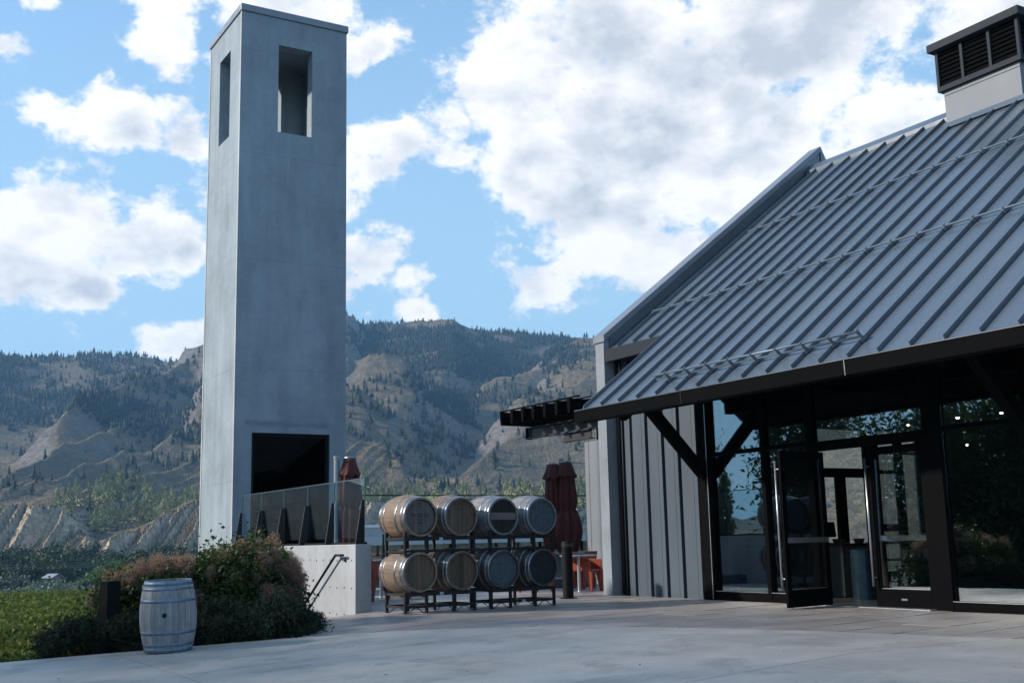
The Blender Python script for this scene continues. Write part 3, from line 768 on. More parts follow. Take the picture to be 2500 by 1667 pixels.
smoke_leaf = leafmat('smoke_bush_leaves', (.024, .042, .014), (.072, .105, .028), trans=.2, rnd=.1, world_scale=1.4)
lime_leaf = leafmat('young_leaves', (.06, .11, .02), (.12, .19, .04), trans=.35, rnd=.1, world_scale=1.4)
plume_m = leafmat('smoke_plumes', (.28, .160, .135), (.50, .32, .275), trans=.35, rough=.9, rnd=.12, world_scale=2.2)
junip_m = leafmat('juniper_needles', (.012, .022, .012), (.028, .046, .022), trans=.05, rough=.8, rnd=0, world_scale=2.0)
twig_m = simple('twigs', (.06, .045, .035), .9, var=.3, scale=12)
def plume(seed, r_=.13, n=520):
    """one airy plume: fine hairs round a few stalks"""
    g_ = np.random.default_rng(seed)
    u = g_.normal(size=(n, 3)); u /= np.linalg.norm(u, axis=1)[:, None]
    c = u*(g_.random(n)**.5)[:, None]*np.array([r_*.8, r_*.8, r_])+np.array([0, 0, r_*.7])
    d = g_.normal(size=(n, 3)); d /= np.linalg.norm(d, axis=1)[:, None]; e = np.cross(d, g_.normal(size=(n, 3))); e /= np.linalg.norm(e, axis=1)[:, None]
    L = .021*(.5+g_.random(n))[:, None]; wd = .0019
    V = np.stack([c-d*L-e*wd, c-d*L+e*wd, c+d*L+e*wd, c+d*L-e*wd], 1).reshape(-1, 3)
    stalks = MB()
    for i in range(7):
        q = u[i]*r_*.8; stalks.tube([(0, 0, -.10), tuple(np.array([q[0]*.4, q[1]*.4, r_*.5])), (q[0], q[1], q[2]*.9+r_*.7)], [.003, .002, .0012], 3)
    F = np.arange(4*n).reshape(n, 4)
    return V, F, stalks
plume_me = []
for s in range(4):
    V_, F_, st_ = plume(200+s)
    k0 = len(V_); fs_ = [tuple(f) for f in F_]+[tuple(i+k0 for i in f) for f in st_.f]
    me = bpy.data.meshes.new('plume'); me.from_pydata([tuple(v) for v in V_]+st_.v, [], fs_); me.materials.append(plume_m); plume_me.append(me)
def smoke_bush(loc, rad, nleaf, nplume, seed, label, bright, plume_side=None):
    g_ = np.random.default_rng(seed)
    o = thing('smoke_bush', label, 'shrub', loc)
    P = clump_points(nleaf, rad, 70, .20, seed, hollow=.35); P[:, 2] += rad[2]*.95
    P = P[P[:, 2] > -.02]
    Vv, Ff = leaf_quads(P, .027, .75, .6, seed); put('foliage', np_mesh('smoke_foliage', Vv, Ff, smoke_leaf), o)
    P = clump_points(int(nleaf*bright), tuple(r*1.02 for r in rad), 16, .09, seed+1, hollow=.86); P[:, 2] += rad[2]*.98; P = P[P[:, 2] > rad[2]*.9]
    Vv, Ff = leaf_quads(P, .026, .75, .8, seed+1); put('young_foliage', np_mesh('young_foliage', Vv, Ff, lime_leaf), o)
    st = MB()
    for i in range(16):
        a = g_.uniform(0, 6.28); q = g_.uniform(.3, .8)
        e = Vector((math.cos(a)*rad[0]*q, math.sin(a)*rad[1]*q, rad[2]*g_.uniform(1.0, 1.7)))
        st.tube([(math.cos(a)*.08, math.sin(a)*.08, -.15), e*.5+Vector((0, 0, .15)), e], [.022, .014, .004], 5)
    st.build('stem', twig_m, o)
    for i in range(nplume):
        while True:
            u = g_.normal(size=3); u /= np.linalg.norm(u)
            if u[2] > -.25 and (u[2] > .15 or g_.random() < .5): break
        if plume_side is not None and g_.random() < .35: u = np.array(plume_side)+g_.normal(size=3)*.35; u /= np.linalg.norm(u)
        p_ = Vector((u[0]*rad[0], u[1]*rad[1], u[2]*rad[2]))*g_.uniform(.86, 1.06)+Vector((0, 0, rad[2]*.92))
        if p_.z < .1: continue
        c_ = put('plume', plume_me[g_.integers(4)], o, p_, (g_.normal()*.5, g_.normal()*.5, g_.uniform(0, 6.28))); s_ = g_.uniform(.75, 1.5); c_.scale = (s_, s_, s_*g_.uniform(.9, 1.2))
    return o
smoke_bush((4.15, 16.75, bed_z(4.2, 16.75)), (.70, .60, .62), 24000, 66, 31, 'lower smoke bush with dusty pink plumes behind the upright barrel', .05)
smoke_bush((4.98, 16.65, bed_z(5.0, 16.6)), (.56, .60, .66), 20000, 36, 41, 'middle smoke bush with pink plumes in front of the tower base', .12)
smoke_bush((5.52, 16.55, bed_z(5.5, 16.5)), (.60, .62, .70), 34000, 52, 37, 'tallest dark green smoke bush with pale plumes beside the concrete wall', .11, (.9, -.35, .25))
def juniper(x, y, rx, ry, rz, n, seed, label):
    o = thing('juniper', label, 'shrub', (x, y, bed_z(x, y)))
    P = clump_points(n, (rx, ry, rz), 60, .16, seed, hollow=.4); P[:, 2] += rz*.55; P = P[P[:, 2] > -.05]
    Vv, Ff = leaf_quads(P, .05, .16, .9, seed); put('foliage', np_mesh('juniper_foliage', Vv, Ff, junip_m), o)
    st = MB(); g_ = random.Random(seed)
    for i in range(9):
        a = g_.uniform(0, 6.28); st.tube([(0, 0, -.1), (math.cos(a)*rx*.5, math.sin(a)*ry*.5, rz*.4), (math.cos(a)*rx*.9, math.sin(a)*ry*.9, rz*.6)], [.02, .012, .004], 5)
    st.build('stem', twig_m, o)
juniper(5.40, 15.25, .56, .55, .34, 15000, 51, 'low dark juniper spilling to the paving at the foot of the smoke bushes')
juniper(4.75, 15.45, .60, .50, .36, 12000, 52, 'low dark juniper right behind the upright barrel')
juniper(3.0, 16.25, .42, .40, .34, 7000, 53, 'low dark juniper left of the square black bollard post')
juniper(3.85, 15.70, .55, .35, .34, 9000, 54, 'low dark juniper between the bollard post and the upright barrel')
juniper(5.85, 15.75, .36, .50, .28, 9000, 55, 'low dark juniper nearest the handrail')

stair = thing('steps', None, None); tag(stair, kind='structure')
step_m = concrete('step_concrete', (.30, .295, .29), .2, .2)
for k in range(7):
    MB().box(6.45, 7.415, 17.26+.30*k, 17.26+.30*(k+1)+.02, -1.5, -.03-.165*(k+1)).build('step', step_m, stair)

# ================================================================== TOWER
def tower_marks(g, p, c):
    s = g.n.new('ShaderNodeSeparateXYZ'); g.l.new(p, s.inputs[0]); x, y, z = s.outputs
    fr_ = g.math('ABSOLUTE', g.math('SUBTRACT', g.math('FRACT', g.math('DIVIDE', z, 2.44)), .5))      # lift joints of the formwork
    c = g.mix(g.math('MULTIPLY', g.remap(fr_, .490, .497), g.remap(g.noise(p, 1.5, 3), .35, .6, .03, .25)), c, (.13, .16, .19))
    st = g.math('MULTIPLY', g.remap(g.math('ABSOLUTE', g.math('SUBTRACT', z, 3.68)), .10, .03), g.math('MULTIPLY', g.remap(x, 7.7, 7.8), g.remap(x, 9.75, 9.55)))
    st = g.math('MULTIPLY', st, g.remap(g.noise(g.scale(p, (1.5, 1.5, 8)), 1.0, 4, .6), .35, .6))
    c = g.mix(g.math('MULTIPLY', st, .55), c, (.12, .15, .18))
    side = g.math('MULTIPLY', g.remap(x, 9.1, 9.95), g.remap(g.noise(g.scale(p, (2, 2, .6)), 1.0, 5, .65), .42, .62))   # weathering along the far corner
    c = g.mix(g.math('MULTIPLY', side, .30), c, (.16, .17, .18))
    return c
tower_m = concrete('tower_concrete', (.29, .345, .385), .7, .30, tower_marks)
edge_m = concrete('tower_edge_strip', (.50, .50, .50), .6, .2)
steel_k = simple('black_steel', (.005, .005, .0055), .55, 0.0, .2, 12, spec=.2)
TX0, TX1, TY0, TY1, TZ = 7.51, 10.07, 24.0, 26.42, 13.10
tow = thing('concrete_tower', 'tall square concrete tower with open belfry windows', 'tower', (0, 0, 0))
T = .30
def wall_with_holes(mb, axis, at, thick, u0, u1, z0, z1, holes):
    """axis 'x': wall spans X at Y=at..at+thick; axis 'y': wall spans Y at X=at..at+thick; holes (u0,u1,z0,z1)"""
    us = sorted({u0, u1, *[h[0] for h in holes], *[h[1] for h in holes]}); zs = sorted({z0, z1, *[h[2] for h in holes], *[h[3] for h in holes]})
    def solid(a, c): return not any(h[0] <= a < h[1] and h[2] <= c < h[3] for h in holes)
    for i in range(len(us)-1):
        k = 0
        while k < len(zs)-1:
            if not solid(us[i], zs[k]): k += 1; continue
            j = k
            while j+1 < len(zs)-1 and solid(us[i], zs[j+1]): j += 1
            if axis == 'x': mb.box(us[i], us[i+1], at, at+thick, zs[k], zs[j+1])
            else: mb.box(at, at+thick, us[i], us[i+1], zs[k], zs[j+1])
            k = j+1
def holed_panel(name, mat, axis, at, thick, u0, u1, z0, z1, holes, parent, sub=.0):
    """one clean skin with openings: front, back, rim and reveals, no inner faces"""
    us = sorted({u0, u1, *[h[0] for h in holes], *[h[1] for h in holes]}); zs = sorted({z0, z1, *[h[2] for h in holes], *[h[3] for h in holes]})
    P = (lambda u, t, z: (u, t, z)) if axis == 'x' else (lambda u, t, z: (t, u, z))
    nu, nz = len(us)-1, len(zs)-1
    sol = [[not any(h[0] <= us[i] < h[1] and h[2] <= zs[k] < h[3] for h in holes) for k in range(nz)] for i in range(nu)]
    mb = MB()
    for i in range(nu):
        for k in range(nz):
            if not sol[i][k]: continue
            a, b_, c, d = us[i], us[i+1], zs[k], zs[k+1]
            for t in (at, at+thick): mb.add([P(a, t, c), P(b_, t, c), P(b_, t, d), P(a, t, d)], [(0, 1, 2, 3)])
            for di, dk, q in ((-1, 0, [(a, c), (a, d)]), (1, 0, [(b_, c), (b_, d)]), (0, -1, [(a, c), (b_, c)]), (0, 1, [(a, d), (b_, d)])):
                ni, nk = i+di, k+dk
                if 0 <= ni < nu and 0 <= nk < nz and sol[ni][nk]: continue
                (p1, p2) = q; mb.add([P(p1[0], at, p1[1]), P(p2[0], at, p2[1]), P(p2[0], at+thick, p2[1]), P(p1[0], at+thick, p1[1])], [(0, 1, 2, 3)])
    me = bpy.data.meshes.new(name); me.from_pydata(mb.v, [], mb.f); me.materials.append(mat)
    bm = bmesh.new(); bm.from_mesh(me); bmesh.ops.remove_doubles(bm, verts=bm.verts, dist=1e-5); bmesh.ops.recalc_face_normals(bm, faces=bm.faces); bm.to_mesh(me); bm.free()
    return put(name, me, parent)
BZ0, BZ1 = 10.35, 12.45
MX, MY = (TX0+TX1)/2, (TY0+TY1)/2
holed_panel('wall', tower_m, 'x', TY0, T, TX0, TX1, -3, TZ, [(8.39, 9.21, BZ0, BZ1), (7.90, 9.69, 1.05, 3.48)], tow)
holed_panel('wall', tower_m, 'x', TY1-T, T, TX0, TX1, -3, TZ, [(8.39, 9.21, BZ0, BZ1)], tow)
holed_panel('wall', tower_m, 'y', TX0, T-.002, TY0+T+.001, TY1-T-.001, -3, TZ, [(24.80, 25.62, BZ0, BZ1)], tow)
holed_panel('wall', tower_m, 'y', TX1-T+.002, T-.002, TY0+T+.001, TY1-T-.001, -3, TZ, [(24.80, 25.62, BZ0, BZ1)], tow)
MB().box(TX0+T, TX1-T, TY0+T, TY1-T, BZ0-1.3, BZ0-1.1).build('floor', tower_m, tow); MB().box(TX0+T, TX1-T, TY0+T, TY1-T, TZ-.32, TZ-.02).build('roof_slab', tower_m, tow)
cap_m = simple('galvanised_flashing', (.22, .245, .275), .42, .3, .12, 2.5)
MB().box(TX0-.035, TX1+.035, TY0-.035, TY1+.035, TZ+.001, TZ+.17).build('cap', cap_m, tow, bevel=.01)
# formed corner strips on the sunlit face
MB().box(TX0-.012, TX0, TY0-.012, TY0+.055, -3, TZ-.003).build('edge_strip', edge_m, tow)
MB().box(TX0-.012, TX0, TY1-.055, TY1+.012, -3, TZ-.003).build('edge_strip', edge_m, tow)
MB().box(8.52, 8.76, 25.75, 26.115, 12.0, 12.3).build('bell_motor', steel_k, tow)
# dark glazed opening near its foot
pane_dark = glass('tower_pane', (.05, .06, .06), .0, .55)
fr = MB()
x0, x1, z0, z1, y = 7.90, 9.69, 1.05, 3.48, TY0+.05
fr.box(x0, x0+.07, y, y+.10, z0, z1).box(x1-.07, x1, y, y+.10, z0, z1).box(x0+.07, x1-.07, y, y+.10, z1-.07, z1).box(x0+.07, x1-.07, y, y+.10, z0, z0+.07)
wn = fr.build('window', steel_k, tow)
MB().box(x0+.07, x1-.07, y+.045, y+.06, z0+.07, z1-.07).build('pane', pane_dark, wn)

# ================================================================== CONCRETE WALL, GLASS RAIL, HANDRAIL
wall_m = concrete('wall_concrete', (.38, .395, .41), .7, .25)
gw = thing('stair_wall', 'low concrete wall with tie holes beside the steps', 'wall', (0, 0, 0))
wb = MB().box(7.42, 7.70, 17.27, 23.98, -2.6, 1.055).build('wall_body', wall_m, gw, bevel=.012)
hole_m = simple('tie_hole', (.012, .012, .012), .9)
th_me = MB().lathe([(.0, 0), (.014, 0), (.014, .004), (.0, .004)], 8).mesh('tie_hole', hole_m)
for zz in (.80, .36, -.06, -.40):
    for k in range(14):
        put('tie_hole', th_me, wb, (7.4195, 17.42+.305*k, zz+.006*math.sin(k*2.3)), (0, R(-90), 0))
rail_glass = glass('rail_glass', (.86, .94, .96), .01, .7, wav=.03)
gl = thing('glass_balustrade', 'glass balustrade with tapered black posts on the concrete wall', 'railing', (0, 0, 0))
posts = [17.31, 18.60, 19.85, 21.10, 22.37, 23.60]
bpm = simple('blade_post_steel', (.005, .005, .006), .5, var=.2, scale=9)
edge_glass = simple('glass_edge', (.05, .10, .10), .15, var=.1)
for yq in posts:
    MB().hexa([(7.43, yq-.016, 1.056), (7.590, yq-.016, 1.056), (7.590, yq+.016, 1.056), (7.43, yq+.016, 1.056)],
              [(7.545, yq-.016, 1.76), (7.590, yq-.016, 1.76), (7.590, yq+.016, 1.76), (7.545, yq+.016, 1.76)]).build('post', bpm, gl)
for a, b_ in zip(posts, posts[1:]):
    MB().box(7.594, 7.606, a+.012, b_-.012, 1.155, 2.10).build('pane', rail_glass, gl)
for yq in posts:
    MB().box(7.591, 7.609, yq-.010, yq+.010, 1.762, 2.098).build('joint_strip', edge_glass, gl)
MB().box(7.588, 7.612, posts[0]-.012, posts[-1]+.02, 2.101, 2.118).build('top_rail', edge_glass, gl)
MB().box(7.52, 7.68, 17.40, 23.6, 1.0561, 1.09).build('base_channel', steel_k, gl)
hr = thing('handrail', 'black steel handrail sloping down the concrete wall', 'handrail', (0, 0, 0))
hp = [(7.335, 17.58, .885), (7.335, 17.90, .885)]+[(7.335, 17.90+.33*k, .885-.198*k) for k in range(1, 9)]
MB().tube(hp, .021, 10).build('rail', steel_k, hr, smooth=True)
for yq, zq in ((17.68, .885), (18.86, .31), (20.2, -.49)):
    MB().tube([(7.335, yq, zq), (7.335, yq, zq-.05), (7.365, yq-.01, zq-.085), (7.40, yq-.01, zq-.085)], .008, 6).tube([(7.400, yq-.01, zq-.085), (7.419, yq-.01, zq-.085)], .024, 8).build('bracket', steel_k, hr)

# rear glass windscreen of the terrace
ws = thing('glass_windscreen', 'tall clear glass windscreen with thin black top rail behind the barrels', 'railing', (0, 0, 0))
wy = 24.9; wx = [10.3+.0]+[11.4+1.16*k for k in range(6)]
for xq in wx:
    MB().hexa([(xq-.014, wy-.1, -.01), (xq+.014, wy-.1, -.01), (xq+.014, wy+.1, -.01), (xq-.014, wy+.1, -.01)], [(xq-.014, wy-.02, 1.28), (xq+.014, wy-.02, 1.28), (xq+.014, wy+.02, 1.28), (xq-.014, wy+.02, 1.28)]).build('post', bpm, ws)
clear = glass('clear_glass', (.95, .985, .98), .0, 1.0)
for a, b_ in zip(wx, wx[1:]):
    MB().box(a+.02, b_-.02, wy-.006, wy+.006, .08, 2.165).build('pane', clear, ws)
MB().box(10.1, wx[-1]+.35, wy-.012, wy+.012, 2.166, 2.192).build('top_rail', steel_k, ws)
MB().box(wx[-1]+.02, wx[-1]+.35, wy-.006, wy+.006, .08, 2.165).build('pane', clear, ws)
# ================================================================== BARRELS AND RACKS
def barrel_profile(L, rh, rb):
    return lambda t: rb-(rb-rh)*abs(2*t-1)**1.9
NST = 24
def stave_mesh(L, rh, rb, mat, name):
    f = barrel_profile(L, rh, rb); mb = MB(); n = 10; th = .026; h = math.pi/NST*.985
    vs = []
    for i in range(n+1):
        t = i/n; r_ = f(t); 
        for (q, a) in ((r_, -h), (r_+.0012, 0), (r_, h), (r_-th, h), (r_-th, -h)):
            vs.append((q*math.cos(a), q*math.sin(a), t*L))
    fs = []
    for i in range(n):
        for j in range(5):
            fs.append((i*5+j, i*5+(j+1) % 5, (i+1)*5+(j+1) % 5, (i+1)*5+j))
    fs += [(4, 3, 2, 1, 0), tuple(n*5+k for k in range(5))]
    mb.add(vs, fs); return mb.mesh(name, mat)
def hoop_mesh(L, rh, rb, t0, wd, mat):
    f = barrel_profile(L, rh, rb); a, b_ = t0-wd/2/L, t0+wd/2/L; e = .0035
    mid = (a+b_)/2
    return MB().lathe([(f(a)+.0005, a*L), (f(a)+e, a*L), (f(mid)+e, mid*L), (f(b_)+e, b_*L), (f(b_)+.0005, b_*L)], 40, close=True).mesh('hoop', mat, True)
def head_boards(rad, mat, n=7):
    out = []; wd = 2*rad/n
    for i in range(n):
        x0, x1 = -rad+i*wd+.0015, -rad+(i+1)*wd-.0015; pts = []
        for k in range(7):
            x = x0+(x1-x0)*k/6; x_ = max(-rad+.002, min(rad-.002, x)); pts.append((x_, math.sqrt(max(0, rad*rad-x_*x_))))
        poly = [(x, -y) for x, y in pts]+[(x, y) for x, y in reversed(pts)]
        out.append(MB().prism(poly, 'z', 0, .02).mesh('head_board', mat))
    return out
zinc = simple('galvanised_hoop', (.34, .36, .385), .34, .85, .3, 14, bmp=.05)
zinc_w = simple('weathered_hoop', (.15, .23, .31), .46, .3, .35, 10, bmp=.1)
rivet_m = simple('rivet', (.10, .11, .12), .5, .6)
oak = dict(
 pale=wood('oak_pale', (.245, .175, .125)), tan=wood('oak_tan', (.205, .150, .108)), brown=wood('oak_brown', (.17, .125, .085)),
 dark=wood('oak_dark', (.085, .074, .066)), ash=wood('oak_ashen', (.17, .17, .175), grey=.25), weather=wood('oak_weathered', (.31, .32, .335), var=.5, grey=.2))
headm = dict(
 slate=wood('head_slate', (.125, .122, .118), axis=1, rnd=.12), tan=wood('head_tan', (.120, .092, .066), axis=1, rnd=.15), brown=wood('head_brown', (.115, .086, .060), axis=1, rnd=.2),
 black=wood('head_black', (.026, .025, .024), axis=1, rnd=.2), blue=wood('head_bluegrey', (.080, .105, .130), axis=0, rnd=.06), deep=wood('head_deep', (.022, .030, .036), axis=0, rnd=.08))
_mesh = {}
def barrel(name, label, stv, hd, hoop_mat, L=.80, rh=.292, rb=.352, group=None, both_heads=True):
    key = (stv, hoop_mat.name, L, rh, rb)
    if key not in _mesh:
        _mesh[key] = (stave_mesh(L, rh, rb, oak[stv], 'stave'), [hoop_mesh(L, rh, rb, t, wd, hoop_mat) for t, wd in ((.032, .050), (.108, .034), (.275, .040), (.725, .040), (.892, .034), (.968, .050))])
    sm, hm = _mesh[key]
    o = thing(name, label, 'barrel', (0, 0, 0), 0, group)
    for k in range(NST): put('stave', sm, o, rot=(0, 0, 2*math.pi*(k+.5)/NST))
    rv = MB().lathe([(0, 0), (.007, 0), (.005, .004), (0, .004)], 8).mesh('rivet', rivet_m) if 'rv' not in _mesh else _mesh['rv']; _mesh['rv'] = rv
    f = barrel_profile(L, rh, rb)
    for t, m in zip((.032, .108, .275, .725, .892, .968), hm):
        h = put('hoop', m, o)
        for da in (-.06, .06):
            a = R(-58)+da; put('rivet', rv, h, ((f(t)+.004)*math.cos(a), (f(t)+.004)*math.sin(a), t*L), (0, R(90), a))
    hk = ('head', hd)
    if hk not in _mesh: _mesh[hk] = head_boards(rh-.026, headm[hd])
    for z in ((L-.055,) if not both_heads else (L-.055, .035)):
        h = thing('head', None, None); h.parent = o; h.location = (0, 0, z); 
        for m in _mesh[hk]: put('head_board', m, h)
    return o
# upright barrel on the drive
ub = barrel('wine_barrel', 'weathered grey upright barrel with bluish hoops at the edge of the drive', 'weather', 'slate', zinc_w, L=.86, rh=.282, rb=.345)
ub.location = (3.86, 14.82, gz(3.86)+.016); ub.rotation_euler = (R(1.0), R(-2.4), R(8))
bung_m = simple('bung', (.008, .007, .006), .8)
a = math.atan2(-.86, -.5)
MB().lathe([(0, -.006), (.028, -.006), (.030, .0), (.026, .003), (0, .003)], 16).build('bung_hole', bung_m, ub, loc=(.3462*math.cos(a), .3462*math.sin(a), .455), rot=(0, R(90), a))

ROWA = R(4.0); er = Vector((math.cos(ROWA), math.sin(ROWA), 0)); en = Vector((math.sin(ROWA), -math.cos(ROWA), 0))   # along the row, towards the camera
rack_m = simple('rack_steel', (.013, .012, .012), .5, .1, .3, 10)
tag_m = simple('rack_label', (.55, .66, .75), .5, var=.1); tag_p = simple('rack_label_print', (.05, .12, .30), .5)
def barrel_rack(label, base, z, lower):
    """frame for two barrels; z = foot level"""
    o = thing('barrel_rack', label, 'barrel rack', (base.x, base.y, z), ROWA, 'steel racks under the barrels')
    H0, H1 = (.10, .285) if lower else (.055, .245)
    w = 1.24; D = .58
    xs_ = (0, .37, .86, 1.24)
    for y in (0, D):
        fr = MB()
        for x in xs_: fr.box(x-.02, x+.02, y-.02, y+.02, 0 if lower else -.02, .345 if not lower else .30)
        fr.box(-.02, w+.02, y-.018, y+.018, H1-.03, H1+.03); fr.box(-.02, w+.02, y-.018, y+.018, H0-.02, H0+.02)
        fr.build('frame', rack_m, o)
        for a, b_ in ((0, .37), (.86, 1.24)):
            m_ = (a+b_)/2; vf = MB()
            if lower: vf.tube([(a, y, .006), (a+.05, y, .006), (m_-.03, y, H0-.02), (m_+.03, y, H0-.02), (b_-.05, y, .006), (b_, y, .006)], .007, 5)
            else: vf.tube([(a, y, -.02), (m_-.05, y, H0-.02), (m_+.05, y, H0-.02), (b_, y, -.02)], .006, 5)
            vf.build('foot_brace', rack_m, o)
    for x in xs_: MB().box(x-.016, x+.016, .022, D-.022, H1-.02, H1+.02).box(x-.014, x+.014, .022, D-.022, H0-.015, H0+.015).build('side_rail', rack_m, o)
    for cx_ in (.24, 1.00):
        for y in (.03, D-.03):
            MB().tube([(cx_-.20, y, H1+.10), (cx_-.12, y, H1+.035), (cx_+.12, y, H1+.035), (cx_+.20, y, H1+.10)], .011, 6).build('cradle', rack_m, o)
    return o
def rack_label(o, x, z):
    l = MB().box(x-.03, x+.03, -.0235, -.0185, z-.018, z+.018).build('label_plate', tag_m, o)
    MB().box(x-.022, x+.022, -.0248, -.0237, z-.008, z-.002).box(x-.022, x+.010, -.0248, -.0237, z+.004, z+.010).build('print', tag_p, l)
base0 = Vector((7.92, 15.95, 0))
offs = [0, .748, 1.556, 2.329]
front = [base0+er*t for t in offs]
rackL, rackR = front[0]-er*.24-en*.05, front[2]-er*.24-en*.05
r1 = barrel_rack('black steel rack on the paving under the left pair of barrels', rackL, .002, True)
r2 = barrel_rack('black steel rack on the paving under the right pair of barrels', rackR, .002, True)
r3 = barrel_rack('black steel rack holding up the upper left pair of barrels', rackL, .875, False)
r4 = barrel_rack('black steel rack holding up the upper right pair of barrels', rackR, .875, False)
rack_label(r3, .63, .235); rack_label(r1, .63, .285); rack_label(r2, .62, .10)
spec = [('upper row barrel farthest left, pale oak, with black lettering stamped on its head', 'pale', 'slate', zinc),
        ('second barrel from left in upper row, tan oak head with faint stamp', 'tan', 'tan', zinc),
        ('third barrel from left in upper row, dark head crossed by a pale wooden bar', 'ash', 'black', zinc),
        ('upper row barrel farthest right, grey staves and slate blue head', 'ash', 'blue', zinc),
        ('lower row barrel farthest left, light oak staves and plain brown head', 'pale', 'tan', zinc),
        ('second barrel from left in lower row, brown head with a dark middle board', 'brown', 'brown', zinc),
        ('third barrel from left in lower row, dark staves and blue grey head', 'dark', 'blue', zinc),
        ('lower row barrel farthest right, nearly black head', 'dark', 'deep', zinc)]
barrels = []
for k, (lab, stv, hd, hm) in enumerate(spec):
    o = barrel('wine_barrel', lab, stv, hd, hm)
    fz = 1.445 if k < 4 else .615
    f = front[k % 4]
    o.rotation_euler = (R(90), 0, ROWA+R([1.2, -.8, .6, -1, -.6, .9, -1.1, .5][k])); 
    o.location = f-en*.80+Vector((0, 0, fz))+en*[.0, .02, -.02, .01, .015, -.01, .0, -.02][k]
    barrels.append(o)
# lettering on the first head
ink = simple('stamp_ink', (.012, .012, .012), .8)
def lettering(txt, size, x, y, z, parent, sx=1.0):
    cu = bpy.data.curves.new('lettering', 'FONT'); cu.body = txt; cu.size = size; cu.align_x = 'CENTER'; cu.align_y = 'CENTER'; cu.extrude = .0008
    t = bpy.data.objects.new('tmp', cu); COL.objects.link(t); dg = bpy.context.evaluated_depsgraph_get()
    me = bpy.data.meshes.new_from_object(t.evaluated_get(dg)); bpy.data.objects.remove(t); me.materials.append(ink)
    return put('lettering', me, parent, (x, y, z), None, (sx, 1, 1))
h0 = barrels[0]; zf = .80-.055+.0212
txt = lettering('MONTE', .088, 0, .02, zf, h0, 1.05); lettering('CREEK RANCH', .026, 0, -.042, zf, h0, 1.05); lettering('2018', .040, 0, -.093, zf, h0)
MB().box(-.115, -.07, -.095, -.092, zf-.0008, zf+.0008).box(.07, .115, -.095, -.092, zf-.0008, zf+.0008).build('lettering_rule', ink, h0)
lettering('52', .040, 0, .205, zf, h0); MB().box(-.045, .045, .168, .174, zf-.0008, zf+.0008).build('lettering_rule', ink, h0)
MB().lathe([(.024, -.0008), (.030, -.0008), (.030, .0008), (.024, .0008)], 24, close=True).build('stamp', ink, barrels[1], loc=(0, .19, zf)); lettering('2016', .03, 0, .12, zf, barrels[1])
MB().box(-.262, .262, -.055, .06, .752, .782).build('cross_bar', wood('bar_wood', (.19, .175, .165), axis=0), barrels[2])
MB().box(-.035, .035, -.255, .255, .7655, .7675).build('stained_board', wood('stained_board', (.075, .055, .04), axis=1), barrels[5])

# ================================================================== BOLLARDS
def bollard(loc, w, h, label, rz, round_):
    o = thing('bollard', label, 'bollard', loc, rz)
    if round_:
        MB().lathe([(w, 0), (w, h-.02), (w*.96, h), (.0, h+.004)], 24).build('post', steel_k, o, smooth=False)
        MB().lathe([(w*1.002, h-.10), (w*1.003, h-.03)], 24).build('band', simple('bollard_band', (.03, .03, .032), .3), o)
        MB().lathe([(w*1.7, .001), (w*1.7, .012), (w, .012)], 24).build('base_plate', steel_k, o)
    else:
        MB().box(-w, w, -w, w, -.25, h).build('post', simple('timber_black', (.006, .0065, .007), .8, var=.3, scale=14, spec=.2, stretch=(3, 3, .4), bmp=.3), o, bevel=.006)
        MB().box(-w*1.03, w*1.03, -w*1.03, w*1.03, h, h+.018).build('cap', steel_k, o, bevel=.004)
bollard((11.83, 17.80, 0), .098, 1.02, 'round black bollard right of the barrel racks', 0, True)
bollard((3.36, 15.90, gz(3.36)), .095, .87, 'square black bollard post left of the upright barrel', R(20), False)

# ================================================================== TERRACE FURNITURE
orange = simple('orange_plastic', (.29, .045, .020), .5, var=.08, scale=3)
def chair(loc, rz, label, group=None):
    o = thing('chair', label, 'chair', loc, rz, group)
    for sx in (-1, 1):
        for sy in (-1, 1):
            xb, yb = sx*.25, sy*.24
            MB().hexa([(xb-.025, yb-.03, 0), (xb+.025, yb-.03, 0), (xb+.025, yb+.03, 0), (xb-.025, yb+.03, 0)],
                      [(sx*.24-.045, sy*.20-.075, .44), (sx*.24+.045, sy*.20-.075, .44), (sx*.24+.045, sy*.20+.075, .44), (sx*.24-.045, sy*.20+.075, .44)]).build('leg', orange, o, bevel=.006)
    MB().box(-.26, .26, -.25, .25, .40, .445).build('seat', orange, o, bevel=.01)
    MB().hexa([(-.28, .23, .40), (.28, .23, .40), (.28, .265, .40), (-.28, .265, .40)], [(-.29, .30, .80), (.29, .30, .80), (.29, .33, .80), (-.29, .33, .80)]).build('backrest', orange, o, bevel=.01)
    for sx in (-1, 1):
        x0_, x1_ = sorted((sx*.262, sx*.295))
        MB().prism([(-.25, .42), (.262, .42), (.328, .795), (.16, .66), (-.24, .645)], 'x', x0_, x1_).build('armrest', orange, o, bevel=.006)
    return o
chair((9.12, 20.55, 0), R(118), 'orange plastic chair just right of the concrete wall end')
chair((13.72, 19.98, 0), R(30), 'orange plastic chair nearest the concrete pillar')
chair((12.95, 20.70, 0), R(-168), 'orange plastic chair left of the cafe table behind the round bollard')
chair((14.35, 21.15, 0), R(-150), 'orange plastic chair on the far side of the cafe table')
chair((10.05, 20.9, 0), R(-60), 'orange plastic chair glimpsed under the left barrel rack')
chair((10.6, 21.9, 0), R(170), 'orange plastic chair glimpsed between the two racks')
alu = simple('brushed_aluminium', (.48, .50, .53), .35, .8, .1, 20)
tb = thing('cafe_table', 'round grey cafe table on a single column beside the pillar', 'table', (13.42, 19.78, 0))
MB().lathe([(.0, .715), (.38, .715), (.385, .73), (.385, .742), (.0, .742)], 36).build('tabletop', simple('table_top', (.33, .35, .37), .3, .2, .1), tb)
